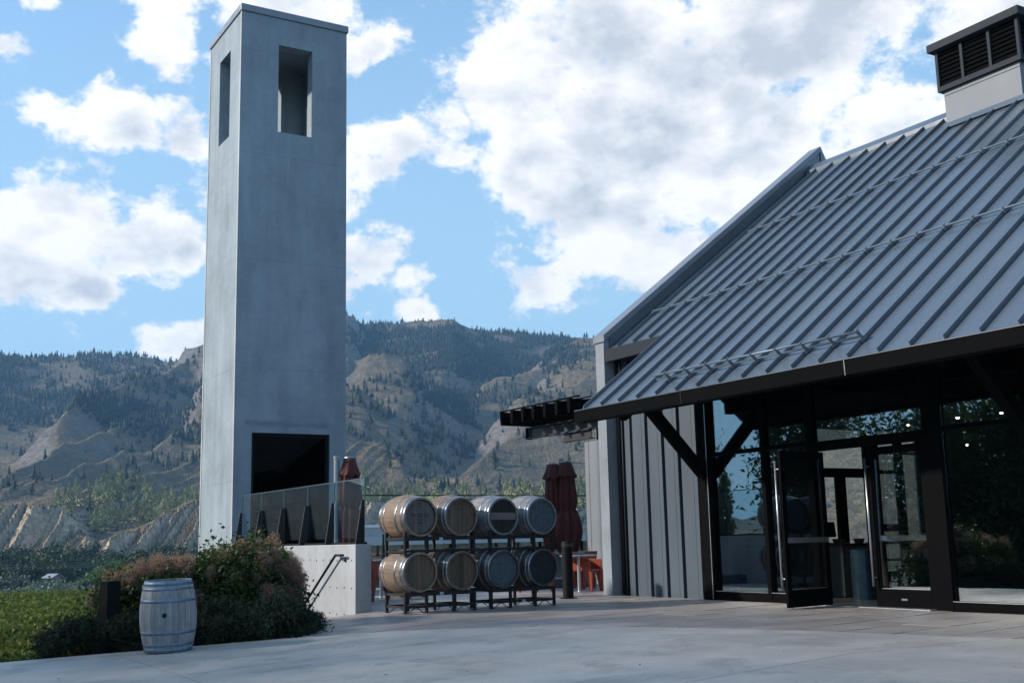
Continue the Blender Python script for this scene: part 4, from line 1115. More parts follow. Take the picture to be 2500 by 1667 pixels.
MB().lathe([(.034, .03), (.034, .714)], 16).build('column', alu, tb, smooth=False)
MB().lathe([(.24, 0), (.24, .012), (.05, .032), (.0, .032)], 28).build('base', alu, tb)
tb2 = thing('cafe_table', 'round cafe table mostly hidden behind the barrel racks', 'table', (9.75, 21.4, 0))
MB().lathe([(.0, .715), (.38, .715), (.385, .742), (.0, .742)], 28).build('tabletop', simple('table_top_b', (.30, .32, .34), .3, .2, .1), tb2)
MB().lathe([(.034, .03), (.034, .714)], 12).build('column', alu, tb2); MB().lathe([(.24, 0), (.24, .012), (.05, .032), (.0, .032)], 20).build('base', alu, tb2)

canvas = simple('dark_red_canvas', (.085, .021, .018), .85, var=.22, scale=4, stretch=(1, 1, .4), bmp=.15)
pole_m = simple('grey_pole', (.30, .33, .36), .4, .5, .12, 6)
def folded_canopy(h0, h1, rtop, rmid, rlow, seed, tie=.52, skirt=.33):
    """folded parasol cloth hanging from h1 down to h0 with pleats, a valance skirt and a tie"""
    n = 64; g_ = random.Random(seed); ph = g_.uniform(0, 6); mb = MB(); rings = []
    m = 26
    for i in range(m+1):
        t = i/m; z = h1+(h0-h1)*t
        if t < tie: rr = rtop+(rmid-rtop)*math.sin(t/tie*math.pi/2)
        else: rr = rmid*.82+(rlow-rmid*.82)*math.sin((t-tie)/(1-tie)*math.pi)*1.0+(.0 if t < .97 else -.02)
        if abs(t-tie) < .03: rr *= .84
        amp = .06+.16*min(1, t*1.6)
        ring = []
        for j in range(n):
            a = 2*math.pi*j/n
            q = 1+amp*1.5*(abs(math.cos(4.5*a+ph+.4*math.sin(t*4+ph)))-.55)+.07*math.cos(11*a-ph+2*t)+.05*math.cos(3*a+t*4)+(.10*math.cos(2*a+seed+3*t) if t > tie else 0)
            ring.append((rr*q*math.cos(a), rr*q*math.sin(a), z+(.05*math.cos(8*a+ph) if t > .93 else 0)))
        rings += ring
    fs = [(i*n+j, i*n+(j+1) % n, (i+1)*n+(j+1) % n, (i+1)*n+j) for i in range(m) for j in range(n)]
    mb.add(rings, fs+[tuple(range(n))])
    # top valance
    sk = []
    for (t, r1) in ((0, rtop*1.02), (.5, rtop*1.35), (1, rtop*1.85)):
        for j in range(n):
            a = 2*math.pi*j/n; q = 1+.07*t*math.cos(8*a+ph); sk.append((r1*q*math.cos(a), r1*q*math.sin(a), h1+.02-t*skirt+(.02*math.cos(8*a+ph) if t == 1 else 0)))
    sv = MB().add(sk, [(i*n+j, i*n+(j+1) % n, (i+1)*n+(j+1) % n, (i+1)*n+j) for i in range(2) for j in range(n)]+[tuple(range(n))])
    return mb, sv
def umbrella(loc, label, canopies, pole_xy, pole_h, base):
    o = thing('folded_umbrella', label, 'umbrella', loc)
    MB().lathe([(.055, .0), (.055, pole_h), (.062, pole_h), (.062, pole_h+.06), (.0, pole_h+.07)], 18).build('pole', pole_m, o, loc=(pole_xy[0], pole_xy[1], 0))
    for k, (dx, dy, h0, h1, ra, rb, rc) in enumerate(canopies):
        a_, b_ = folded_canopy(h0, h1, ra, rb, rc, k*7+int(pole_h*10))
        c = a_.build('canopy', canvas, o, smooth=True, loc=(dx, dy, 0)); b_.build('valance', canvas, c, smooth=True)
        MB().lathe([(ra*.95, h1+.021), (ra*.9, h1+.045), (.0, h1+.05)], 18).build('finial', pole_m, c)
        MB().bar((pole_xy[0], pole_xy[1], pole_h-.1), (dx, dy, h1-.02), .04, .05).build('arm', pole_m, o)
    MB().box(base[0]-base[2], base[0]+base[2], base[1]-base[3], base[1]+base[3], 0, .20).build('base', simple('umbrella_base', (.09, .10, .11), .7, var=.15), o, bevel=.01)
    return o
umbrella((14.72, 22.35, 0), 'cluster of dark red folded parasols beside the pillar', [(-.17, .05, .88, 2.76, .13, .20, .24), (.06, -.14, .78, 2.80, .14, .24, .33), (.27, .10, .90, 2.80, .12, .18, .25)], (.12, .12), 2.86, (0, 0, .62, .45))
umbrella((8.50, 20.45, 0), 'single dark red folded parasol and grey post behind the glass balustrade', [(.16, 0, .95, 2.66, .11, .21, .19)], (-.08, .05), 2.66, (0, 0, .45, .45))
# ================================================================== WINERY BUILDING
roof_m = simple('charcoal_standing_seam', (.086, .108, .134), .26, .0, .10, .7, spec=1.0, rnd=.07)
roof_edge = simple('roof_trim', (.030, .036, .044), .6, .0, .1, 2, spec=.1)
clad_m = simple('grey_cladding', (.066, .088, .110), .5, .15, .09, 1.0, stretch=(1, 1, .25), rnd=.05)
clad_gap = simple('cladding_groove', (.03, .035, .04), .5)
dark_m = simple('black_frame', (.0035, .0035, .004), .7, 0, .2, 8, spec=.04)
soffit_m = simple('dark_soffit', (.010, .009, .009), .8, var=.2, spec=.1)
pale_m = simple('pale_panel', (.18, .195, .215), .6, var=.06, scale=1.5)
fin_m = concrete('fin_concrete', (.26, .285, .31), .6, .25)
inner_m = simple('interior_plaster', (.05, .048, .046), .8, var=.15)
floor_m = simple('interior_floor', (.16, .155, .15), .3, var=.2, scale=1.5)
store_glass = glass('storefront_glass', (.70, .74, .73), .13, 2.8, wav=.10)

RX0, RZ0, RS = 11.225, 3.27, .7707
def rz_(x): return RZ0+RS*(x-RX0)
RIDGE = 19.0; YN = -6.0            # ridge line and the near end of the building (out of view)
nrm = Vector((-RS, 0, 1)).normalized()
B = thing('winery_building', 'dark winery building with steep standing seam metal roof and glass doors', 'building', (0, 0, 0))
# roof deck (underside) and panels
EX, MXW = 11.225, 13.10            # canopy eave and main wall line
YC, YR = 16.20, 17.99              # canopy end, roof end against the fin
roof = MB().hexa([(EX, YN, rz_(EX)-.20), (RIDGE, YN, rz_(RIDGE)-.20), (RIDGE, YC, rz_(RIDGE)-.20), (EX, YC, rz_(EX)-.20)], [(EX, YN, rz_(EX)-.03), (RIDGE, YN, rz_(RIDGE)-.03), (RIDGE, YC, rz_(RIDGE)-.03), (EX, YC, rz_(EX)-.03)]) \
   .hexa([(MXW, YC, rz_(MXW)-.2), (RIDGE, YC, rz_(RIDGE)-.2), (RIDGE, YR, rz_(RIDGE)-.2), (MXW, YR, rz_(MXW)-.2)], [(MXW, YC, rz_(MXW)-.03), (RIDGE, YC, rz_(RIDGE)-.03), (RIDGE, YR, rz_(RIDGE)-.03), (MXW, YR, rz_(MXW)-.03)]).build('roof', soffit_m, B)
BX = 2*RIDGE-MXW
roof_b = MB().hexa([(RIDGE, YN, rz_(RIDGE)-.2), (BX+1, YN, rz_(MXW-1)-.2), (BX+1, YR, rz_(MXW-1)-.2), (RIDGE, YR, rz_(RIDGE)-.2)], [(RIDGE, YN, rz_(RIDGE)), (BX+1, YN, rz_(MXW-1)), (BX+1, YR, rz_(MXW-1)), (RIDGE, YR, rz_(RIDGE))]).build('rear_roof', roof_m, B)
ribs = [16.195-.4975*k for k in range(0, 44)]
up_ribs = [16.195+.4975*k for k in range(1, 4)]
L_full = (RIDGE-EX)/math.cos(math.atan(RS)); L_main = (RIDGE-MXW)/math.cos(math.atan(RS))
ANG = -math.atan(RS)
def pan_mesh(L, wd):
    """a pan lying along +x from the eave, y from 0 to -wd, two shallow pencil ribs"""
    h = .0012
    mb = MB(); ys = [0, -wd*.32, -wd*.33, -wd*.34, -wd*.66, -wd*.67, -wd*.68, -wd]; zs = [0, 0, h, 0, 0, h, 0, 0]
    vs = [(x, y, z) for x in (0, L) for y, z in zip(ys, zs)]; n = len(ys)
    mb.add(vs, [(i, i+1, n+i+1, n+i) for i in range(n-1)]); mb.add([(0, 0, -.028), (L, 0, -.028), (L, -wd, -.028), (0, -wd, -.028)], [(0, 1, 2, 3)])
    return mb.mesh('roof_panel', roof_m)
pm_f, pm_m = pan_mesh(L_full-.02, .4975), pan_mesh(L_main-.02, .4975)
seam_f = MB().box(-.004, L_full-.02, -.007, .007, .001, .060).mesh('seam', roof_m); seam_m = MB().box(-.004, L_main-.02, -.007, .007, .001, .060).mesh('seam', roof_m)
for y in ribs:
    put('roof_panel', pm_f, roof, (EX, y, rz_(EX)), (0, ANG, 0)); put('seam', seam_f, roof, (EX, y, rz_(EX)), (0, ANG, 0))
for k, y in enumerate(up_ribs):
    put('seam', seam_m, roof, (MXW, y, rz_(MXW)), (0, ANG, 0)); put('roof_panel', pm_m, roof, (MXW, y, rz_(MXW)), (0, ANG, 0))
last = up_ribs[-1]
put('roof_panel', pan_mesh(L_main-.02, .30), roof, (MXW, last+.302, rz_(MXW)), (0, ANG, 0))
# canopy side trim, ridge cap
MB().hexa([(EX-.02, YC-.002, rz_(EX-.02)-.22), (MXW+.1, YC-.002, rz_(MXW+.1)-.22), (MXW+.1, YC+.03, rz_(MXW+.1)-.22), (EX-.02, YC+.03, rz_(EX-.02)-.22)], [(EX-.02, YC-.002, rz_(EX-.02)+.055), (MXW+.1, YC-.002, rz_(MXW+.1)+.055), (MXW+.1, YC+.03, rz_(MXW+.1)+.055), (EX-.02, YC+.03, rz_(EX-.02)+.055)]).build('verge_trim', roof_m, B)
MB().prism([(RIDGE-.20, rz_(RIDGE-.20)-.01), (RIDGE, rz_(RIDGE)-.02), (RIDGE+.20, rz_(RIDGE-.20)-.01), (RIDGE+.20, rz_(RIDGE-.20)+.085), (RIDGE, rz_(RIDGE)+.115), (RIDGE-.20, rz_(RIDGE-.20)+.085)], 'y', YN, YR).build('ridge_cap', roof_m, B)
# gutter in lengths with joint plates
gy_ = [YC+.03, 13.37, 10.12, 6.0, 2.0, YN]
for a, b_ in zip(gy_, gy_[1:]):
    MB().prism([(EX-.20, rz_(EX)-.25), (EX+.03, rz_(EX)-.25), (EX+.03, rz_(EX)-.06), (EX+.0, rz_(EX)-.06), (EX+.0, rz_(EX)-.22), (EX-.19, rz_(EX)-.22), (EX-.19, rz_(EX)-.055), (EX-.21, rz_(EX)-.055)], 'y', b_+.004, a-.004).build('gutter', dark_m, B)
    MB().box(EX-.216, EX-.196, b_+.01, a-.01, rz_(EX)-.054, rz_(EX)-.047).build('gutter_lip', cap_m, B)
for a in (13.37, 10.12): MB().prism([(EX-.2035, rz_(EX)-.255), (EX-.195, rz_(EX)-.255), (EX-.2085, rz_(EX)-.05), (EX-.216, rz_(EX)-.05)], 'y', a-.005, a+.005).build('gutter_joint', roof_edge if a > 11 else alu, B)
MB().box(EX-.20, EX+.03, YC+.031, YC+.04, rz_(EX)-.25, rz_(EX)-.05).build('gutter_end', dark_m, B)
# fascia of the main roof beside the fin
MB().box(MXW-.03, MXW, YC+.05, YR-.01, rz_(MXW)-.27, rz_(MXW)-.035).box(MXW-.12, MXW-.03, YC+.05, YR-.01, rz_(MXW)-.27, rz_(MXW)-.25).box(MXW-.13, MXW-.12, YC+.05, YR-.01, rz_(MXW)-.27, rz_(MXW)-.03).build('fascia', roof_edge, B)

# snow rails
pipe_m = simple('snow_rail_pipe', (.15, .19, .23), .4, .3, .1, 9)
def on_roof(x, off): return Vector((x, 0, rz_(x)))+nrm*off
def snow_rail(xq, y0, y1, dbl, label):
    o = thing('snow_rail', label, 'snow guard', (0, 0, 0))
    hs = (.075, .165) if dbl else (.07,)
    for h in hs:
        p = on_roof(xq-(.02 if h > .1 else 0), h); MB().tube([(p.x, y0, p.z), (p.x, y1, p.z)], .017, 10).build('pipe', pipe_m, o, smooth=True)
    cl = MB()
    top = hs[-1]+.03
    for y in ribs+up_ribs:
        if not (y1-.05 <= y <= y0+.05): continue
        a, b_ = on_roof(xq-.05, .012), on_roof(xq+.05, .012)
        c = MB().hexa([(a.x, y-.028, a.z), (b_.x, y-.028, b_.z), (b_.x, y+.028, b_.z), (a.x, y+.028, a.z)], [tuple(Vector((a.x, y-.028, a.z))+nrm*.06), tuple(Vector((b_.x, y-.028, b_.z))+nrm*.06), tuple(Vector((b_.x, y+.028, b_.z))+nrm*.06), tuple(Vector((a.x, y+.028, a.z))+nrm*.06)])
        c.bar(on_roof(xq, .02)+Vector((0, y, 0)), on_roof(xq-(.02 if dbl else 0), top)+Vector((0, y, 0)), .018, .05)
        c.build('clamp', pipe_m, o)
snow_rail(11.53, 14.50, 10.20, True, 'short double pipe snow guard just above the gutter')
snow_rail(14.03, 17.70, YN+1, False, 'long single pipe snow guard across the middle of the roof')
snow_rail(16.47, 17.45, YN+1, False, 'long single pipe snow guard near the ridge of the roof')

# concrete fin (gable wall) with its flashed top; the rear part is glazed
FY0, FY1 = 18.05, 18.33
def gable(x): return rz_(x) if x <= RIDGE else rz_(2*RIDGE-x)
FX0, FX1 = 13.0, 25.0
PAR = .24
fin = MB()
fin.prism([(FX0, -.6), (18.62, -.6), (18.62, gable(18.62)+PAR), (FX0, gable(FX0)+PAR)], 'y', FY0, FY1)
fin.prism([(18.622, 3.35), (22.05, 3.35), (22.05, gable(22.05)+PAR), (RIDGE, gable(RIDGE)+PAR), (18.622, gable(18.622)+PAR)], 'y', FY0, FY1)
fin.prism([(22.052, -.6), (FX1, -.6), (FX1, gable(FX1)+PAR), (22.052, gable(22.052)+PAR)], 'y', FY0, FY1)
finw = fin.build('gable_wall', fin_m, B)
def cap_seg(x0, x1, z0o=.0, h=.13): 
    return [(x0, gable(x0)+PAR+.002), (x1, gable(x1)+PAR+.002), (x1, gable(x1)+PAR+h), (x0, gable(x0)+PAR+h)]
xx = [FX0-.03, 15.05, 17.1, RIDGE+.33]
def gab2(x): return rz_(x)
for a, b_ in zip(xx, xx[1:]):
    MB().prism([(a+.002, gab2(a+.002)+PAR+.002), (b_-.002, gab2(b_-.002)+PAR+.002), (b_-.002, gab2(b_-.002)+PAR+.13), (a+.002, gab2(a+.002)+PAR+.13)], 'y', FY0-.055, FY1+.03).build('wall_cap', cap_m, B)
MB().prism([(RIDGE+.331, gab2(RIDGE+.331)+PAR+.129), (RIDGE+.331, gab2(RIDGE+.331)+.02), (RIDGE+.62, gab2(RIDGE)-.20), (RIDGE+.68, gab2(RIDGE)-.02)], 'y', FY0-.055, FY1+.03).build('wall_cap', cap_m, B)
MB().prism([(MXW+.03, rz_(MXW+.03)+.02), (RIDGE+.3, rz_(RIDGE+.3)+.02), (RIDGE+.3, rz_(RIDGE+.3)+PAR+.06), (MXW+.03, rz_(MXW+.03)+PAR+.06)], 'y', FY0-.03, FY0-.004).build('upstand_flashing', roof_m, B)

# front wall: cladding panels with dark recessed ribs
cy = [17.66, 17.18, 16.70, 16.24, 15.72]
cl = MB().box(13.34, 13.46, 15.40, FY0-.005, -.3, rz_(13.34)-.21).build('wall_backing', clad_gap, B)
MB().box(13.285, 13.338, 17.70, 17.87, -.02, rz_(13.29)-.22).build('panel', clad_m, cl)
for a, b_ in zip(cy, cy[1:]):
    MB().box(13.285, 13.338, b_+.048, a-.048, -.02, rz_(13.29)-.22).build('panel', clad_m, cl)
    MB().box(13.282, 13.2848, b_+.15, b_+.153, 0.0, 4.5).build('panel_groove', clad_gap, cl)
# downpipes in the corner beside the fin
MB().tube([(13.24, 17.985, 0.02), (13.24, 17.985, 4.50)], .045, 12).build('downpipe', simple('downpipe', (.035, .022, .02), .5, .0, spec=.2), B, smooth=True)
MB().tube([(13.26, 17.90, 0.02), (13.26, 17.90, 4.50)], .022, 8).build('downpipe', roof_edge, B, smooth=True)

# storefront
XG = 13.10
TOPZ = rz_(XG)-.21
sf = MB(); 
def jamb(y0, y1, z0=0.0, z1=None, x0=13.03, x1=13.17, nm='mullion'): return MB().box(x0, x1, y0, y1, z0, z1 or TOPZ).build(nm, dark_m, B)
MB().box(13.0, 13.36, 15.14, 15.40, 0, TOPZ).build('column', dark_m, B)                  # left steel column
MB().box(12.995, 12.9995, 15.16, 15.172, 0.02, 3.3).build('column_rib', alu, B)
jamb(13.80, 13.88); jamb(12.74, 12.86); jamb(10.38, 10.66); jamb(9.02, 9.10); jamb(7.4, 7.5); jamb(5.8, 5.9); jamb(4.0, 4.1); jamb(2.0, 2.1); jamb(0, .1)
for (a, b_) in ((13.88, 15.14), (12.86, 13.80)):
    MB().box(13.04, 13.16, a, b_, 0, .15).build('sill', dark_m, B); MB().box(13.03, 13.17, a, b_, 2.40, 2.46).build('transom', dark_m, B)
    MB().box(13.026, 13.029, a, b_, .146, .154).build('sill_edge', alu, B)
    MB().box(13.095, 13.107, a, b_, .15, 2.40).build('pane', store_glass, B); MB().box(13.095, 13.107, a, b_, 2.46, TOPZ).build('pane', store_glass, B)
MB().box(13.03, 13.17, 10.66, 12.74, 2.30, 2.44).build('door_head', dark_m, B)
MB().box(13.095, 13.107, 10.66, 12.74, 2.44, TOPZ).build('pane', store_glass, B)
ys_ = [10.38, 9.10, 7.5, 5.9, 4.1, 2.1, .1]
for a, b_ in zip(ys_, ys_[1:]):
    b2 = b_ if b_ == .1 else b_
    MB().box(13.04, 13.16, b2-.0, a-.002 if a == 10.38 else a-.10, 0, .125).build('sill', dark_m, B)
    MB().box(13.026, 13.029, b2, a-.002 if a == 10.38 else a-.10, .12, .128).build('sill_edge', alu, B)
    MB().box(13.095, 13.107, b2, a-.002 if a == 10.38 else a-.10, .125, 2.40).build('pane', store_glass, B)
    MB().box(13.03, 13.17, b2, a-.002 if a == 10.38 else a-.10, 2.40, 2.46).build('transom', dark_m, B)
    MB().box(13.095, 13.107, b2, a-.002 if a == 10.38 else a-.10, 2.46, TOPZ).build('pane', store_glass, B)
MB().box(12.9, 13.2, 10.66, 12.74, -.03, .012).build('threshold', alu, B)
MB().box(13.1, 13.2, YN, -.002, -.2, TOPZ).build('wall', clad_m, B)
# struts from the columns to the canopy beam, canopy beam and brackets
for yq in (15.26, 8.9, 2.6):
    MB().bar((13.0, yq, 2.10), (11.75, yq, rz_(11.75)-.34), .16, .17).build('strut', dark_m, B)
    MB().bar((11.3, yq, rz_(11.3)-.29), (13.1, yq, rz_(13.1)-.30), .14, .18).build('rafter', dark_m, B)
MB().box(11.70, 11.86, YN, YC-.05, rz_(11.78)-.42, rz_(11.78)-.24).build('canopy_beam', dark_m, B)
for k in range(1, 16):
    yq = 16.0-.9*k
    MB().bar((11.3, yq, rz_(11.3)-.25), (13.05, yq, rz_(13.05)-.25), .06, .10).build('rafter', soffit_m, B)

# doors
def door_leaf(o):
    """leaf in local space: hinge at origin, leaf runs along -y, face -x outside"""
    Wd, Hh = 1.045, 2.27; t = .045
    st = MB().box(-t/2, t/2, -Wd, -Wd+.10, .015, Hh).box(-t/2, t/2, -.10, 0, .015, Hh).box(-t/2, t/2, -Wd+.10, -.10, Hh-.11, Hh).box(-t/2, t/2, -Wd+.10, -.10, .015, .26)
    st.build('door_frame', dark_m, o, bevel=.003)
    MB().box(-.006, .006, -Wd+.10, -.10, .26, Hh-.11).build('pane', store_glass, o)
    MB().box(-.010, .010, -Wd+.10, -.10, .262, .272).build('glazing_bead', alu, o)
    MB().tube([(-.10, -Wd+.03, .30), (-.10, -Wd+.03, 2.12)], .016, 12).tube([(-.10, -Wd+.03, .42), (0, -Wd+.03, .42)], .010, 8).tube([(-.10, -Wd+.03, 2.0), (0, -Wd+.03, 2.0)], .010, 8).build('pull_handle', alu, o, smooth=True)
    MB().box(.025, .065, -Wd+.06, -.06, .93, 1.005).build('push_bar', alu, o)
    for z in (.35, 1.15, 1.95): MB().tube([(-.03, .006, z-.07), (-.03, .006, z+.07)], .010, 8).build('hinge', alu, o)
dl = thing('entrance_door', 'left glass door leaf standing open with a long steel pull', 'door', (13.06, 12.60, 0), R(-90)+R(9)); door_leaf(dl)
for ch in dl.children:
    pass
# the open leaf swings outwards: its outside face turns to the left of the opening
dl.rotation_euler = (0, 0, R(-82)); dl.location = (13.05, 12.56, 0)
dr = thing('entrance_door', 'right glass door leaf, closed, with a long steel pull', 'door', (13.10, 10.675, 0), 0); door_leaf(dr)
dr.scale = (1, -1, 1)
MB().tube([(0, -.93, .0), (0, -.93, .07)], .012, 8).build('door_stop', alu, dl)
MB().box(-.026, -.0235, -.60, -.50, .11, .135).build('maker_plate', pale_m, dr)

# interior
MB().box(13.2, 25, YN, FY0, -.3, -.012).build('floor', floor_m, B)
MB().box(25, 25.2, YN, FY0, -.3, rz_(13.1)).build('rear_wall', inner_m, B)
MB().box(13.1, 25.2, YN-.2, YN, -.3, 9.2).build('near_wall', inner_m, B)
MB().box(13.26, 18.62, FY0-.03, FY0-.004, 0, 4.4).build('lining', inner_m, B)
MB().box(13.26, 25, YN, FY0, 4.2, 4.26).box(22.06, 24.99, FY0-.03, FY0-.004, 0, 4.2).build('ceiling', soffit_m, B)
gz_fr = MB()
def gbar(x0, x1, z0, z1): gz_fr.box(x0, x1, 18.12, 18.22, z0, z1)
gbar(18.62, 18.70, 0, 3.35); gbar(20.18, 20.62, 0, 3.35); gbar(21.97, 22.05, 0, 3.35); gbar(18.70, 20.18, 2.28, 2.48); gbar(18.70, 20.18, 2.98, 3.05); gbar(20.62, 21.97, 2.82, 2.88); gbar(19.25, 19.51, 0, 2.28)
gbar(18.70, 19.25, 0, .22); gbar(19.51, 20.18, 0, .22); gbar(21.20, 21.42, 0, 3.35); gbar(20.62, 21.20, 2.37, 2.46); gbar(20.62, 21.20, 1.08, 1.24); gbar(20.62, 21.20, 0, .2); gbar(21.42, 21.97, 0, .86)
gf = gz_fr.build('garden_door_frame', dark_m, B)
MB().box(18.70, 20.18, 18.165, 18.175, .2, 3.3).build('pane', clear, gf); MB().box(20.62, 21.97, 18.165, 18.175, .2, 3.3).build('pane', clear, gf)
counter_m = concrete('counter_concrete', (.14, .145, .14), .3, .2)
ct = thing('tasting_counter', 'concrete tasting counter inside the entrance', 'counter', (15.35, 15.05, 0))
MB().box(-.42, .36, -1.0, 1.6, 0, .84).build('body', counter_m, ct); MB().box(-.46, .40, -1.05, 1.65, .841, .88).build('top', wood('counter_top', (.06, .045, .035), axis=1), ct)
mn = thing('till_screen', 'black till screen on the tasting counter', 'monitor', (15.25, 14.75, .881), R(25))
MB().box(-.02, .02, -.22, .22, .12, .38, Matrix.Rotation(R(-14), 4, 'Y')).build('screen', dark_m, mn); MB().bar((0, 0, .0), (.02, 0, .2), .05, .04).build('stand', dark_m, mn); MB().box(-.10, .10, -.12, .12, 0, .015).build('foot', dark_m, mn)
for k, (dx, dy, s) in enumerate([(.1, -.75, .10), (-.1, -.55, .08), (.0, -.35, .09)]):
    bk = thing('basket', ['shallow basket nearest the end of the counter', 'middle basket on the counter', 'basket beside the till screen'][k], 'basket', (15.30+dx, 14.85+dy, .881))
    MB().lathe([(s*.7, 0), (s, .08), (s*.94, .08), (s*.66, .008)], 14).build('bowl', wood('wicker', (.12, .08, .05)), bk)
bn = thing('waste_bin', 'tall blue grey cylindrical bin in front of the counter', 'bin', (14.72, 13.42, -.012))
MB().lathe([(.20, 0), (.20, .78), (.185, .80), (.18, .78)], 28).build('body', simple('bin_blue', (.045, .085, .125), .35, .4), bn, smooth=False); MB().lathe([(.165, .79), (.17, .81), (.05, .83), (.0, .83)], 24).build('lid', steel_k, bn)
sh = thing('display_shelf', 'low wooden display shelf seen through the right door', 'shelf', (16.2, 13.7, 0))
shelf_wood = wood('shelf_wood', (.13, .085, .055), axis=0)
MB().box(-.85, .85, -.2, .2, .86, .895).box(-.85, .85, -.2, .2, .58, .61).box(-.85, .85, -.2, .2, .05, .09).build('board', shelf_wood, sh)
for x in (-.85, .82): MB().box(x, x+.03, -.2, .2, 0, .859).build('side', shelf_wood, sh)
MB().box(-.60, .80, -.19, -.17, .10, .50).build('front_panel', simple('shelf_panel', (.10, .13, .13), .5), sh)
bot_m = simple('bottle_glass', (.008, .012, .009), .12, var=.1); blab = simple('bottle_label', (.22, .22, .21), .6)
def bottle(loc, label):
    o = thing('wine_bottle', label, 'bottle', loc, 0, 'bottles on the display shelf')
    MB().lathe([(.0, 0), (.038, 0), (.038, .19), (.032, .23), (.0145, .275), (.0145, .335), (.0, .336)], 16).build('body', bot_m, o, smooth=True); MB().lathe([(.0386, .05), (.0386, .14)], 16).build('label', blab, o)
bottle((16.55, 13.62, .897), 'wine bottle on the left of the pair on the display shelf'); bottle((16.72, 13.62, .897), 'wine bottle on the right of the pair on the display shelf')
cup_m = simple('paper_cup', (.42, .43, .43), .6)
for k in range(4):
    o = thing('cup_stack', 'stack of pale cups on the middle board of the display shelf', 'cups', (15.95+.17*k, 13.60, .611), 0, 'cup stacks')
    for q in range(5): MB().lathe([(.03, q*.022), (.04, q*.022+.05), (.036, q*.022+.05), (.028, q*.022+.004)], 12).build('cup', cup_m, o)
for k, (x, y, lab) in enumerate([(17.2, 10.4, 'open wooden display crate by the right window'), (18.3, 9.6, 'second wooden display crate behind the right window')]):
    o = thing('display_crate', lab, 'crate', (x, y, 0)); wd_ = shelf_wood
    MB().box(-.45, -.41, -.3, .3, 0, 1.0).box(.41, .45, -.3, .3, 0, 1.0).build('side', wd_, o); MB().box(-.409, .409, -.3, .3, .96, 1.0).box(-.409, .409, -.3, .3, .5, .53).box(-.409, .409, -.3, .3, 0, .04).build('board', wd_, o)
    sgn = MB().box(-.62, -.46, -.31, -.30, .55, .80).build('notice', simple('notice_card', (.33, .35, .36), .6), o)
lamp_m, g, b = new_mat('lamp_glow'); b.inputs['Emission Color'].default_value = (1.0, .86, .66, 1); b.inputs['Emission Strength'].default_value = 14; b.inputs['Base Color'].default_value = (.8, .7, .5, 1)
for k, ((x, y, z), lab) in enumerate(zip([(16.76, 14.0, 2.94), (18.14, 14.0, 3.12), (19.44, 14.0, 3.26), (18.34, 14.0, 2.62)], ['lit ceiling spotlight above the closed door leaf', 'lit ceiling spotlight left of the pair over the right window', 'lit ceiling spotlight farthest right', 'lowest lit spotlight below the others'])):
    o = thing('spotlight', lab, 'lamp', (x, y, z))
    MB().lathe([(.05, .02), (.055, .13), (.03, .16), (.0, .16)], 16).build('housing', steel_k, o); MB().tube([(0, 0, .16), (0, 0, 4.2-z)], .008, 6).build('stem', steel_k, o)
    s_ = 1.0 if k in (1, 2) else .6
    MB().lathe([(.0, -.012), (.034*s_, 0), (.030*s_, .022), (.0, .026)], 14).build('bulb', lamp_m, o, smooth=True)

# cupola on the ridge
cu = thing('roof_cupola', 'roof cupola with black louvres on a pale base astride the ridge', 'cupola', (0, 0, 0))
CX0, CX1, CY0, CY1 = 18.32, 19.68, 12.12, 13.78
MB().box(CX0, CX1, CY0, CY1, 8.4, 9.50).build('base', pale_m, cu)
MB().box(CX0-.004, CX0-.001, CY0, CY1, 9.40, 9.412).build('seam_line', roof_edge, cu)
MB().prism([(CX0-.06, rz_(CX0-.06)+.05), (CX0, rz_(CX0)+.05), (CX0, rz_(CX0)+.12), (CX0-.012, rz_(CX0)+.12)], 'y', CY0-.05, CY1+.05).build('flashing', roof_m, cu)
lx0, lx1, ly0, ly1 = CX0-.07, CX1+.07, CY0-.085, CY1+.09
MB().box(lx0, lx1, ly0, ly1, 9.501, 9.60).build('louvre_frame', roof_edge, cu); MB().box(lx0+.078, lx1-.03, ly0+.078, ly1-.02, 9.60, 10.33).build('louvre_core', dark_m, cu)
muls = [ly0, ly0+.60, ly0+1.21, ly1-.06]
for yq in muls: MB().box(lx0, lx0+.07, yq, yq+.06, 9.601, 10.33).build('louvre_post', roof_edge, cu)
for xq in (lx0, lx1-.07): MB().box(xq, xq+.07, ly0, ly0+.06, 9.602, 10.33).build('louvre_post', roof_edge, cu) if xq != lx0 else None
for a, b_ in zip(muls, muls[1:]):
    for q in range(8):
        z = 9.625+.088*q
        MB().hexa([(lx0+.022, a+.06, z), (lx0+.032, a+.06, z), (lx0+.032, b_, z), (lx0+.022, b_, z)], [(lx0+.062, a+.06, z+.075), (lx0+.072, a+.06, z+.075), (lx0+.072, b_, z+.075), (lx0+.062, b_, z+.075)]).build('slat', dark_m, cu)
for q in range(8):
    z = 9.625+.088*q
    MB().hexa([(lx0+.07, ly0+.022, z), (lx1-.07, ly0+.022, z), (lx1-.07, ly0+.032, z), (lx0+.07, ly0+.032, z)], [(lx0+.07, ly0+.062, z+.075), (lx1-.07, ly0+.062, z+.075), (lx1-.07, ly0+.072, z+.075), (lx0+.07, ly0+.072, z+.075)]).build('slat', dark_m, cu)
MB().box(lx0-.10, lx1+.10, ly0-.10, ly1+.10, 10.331, 10.49).build('cap', roof_edge, cu, bevel=.008)

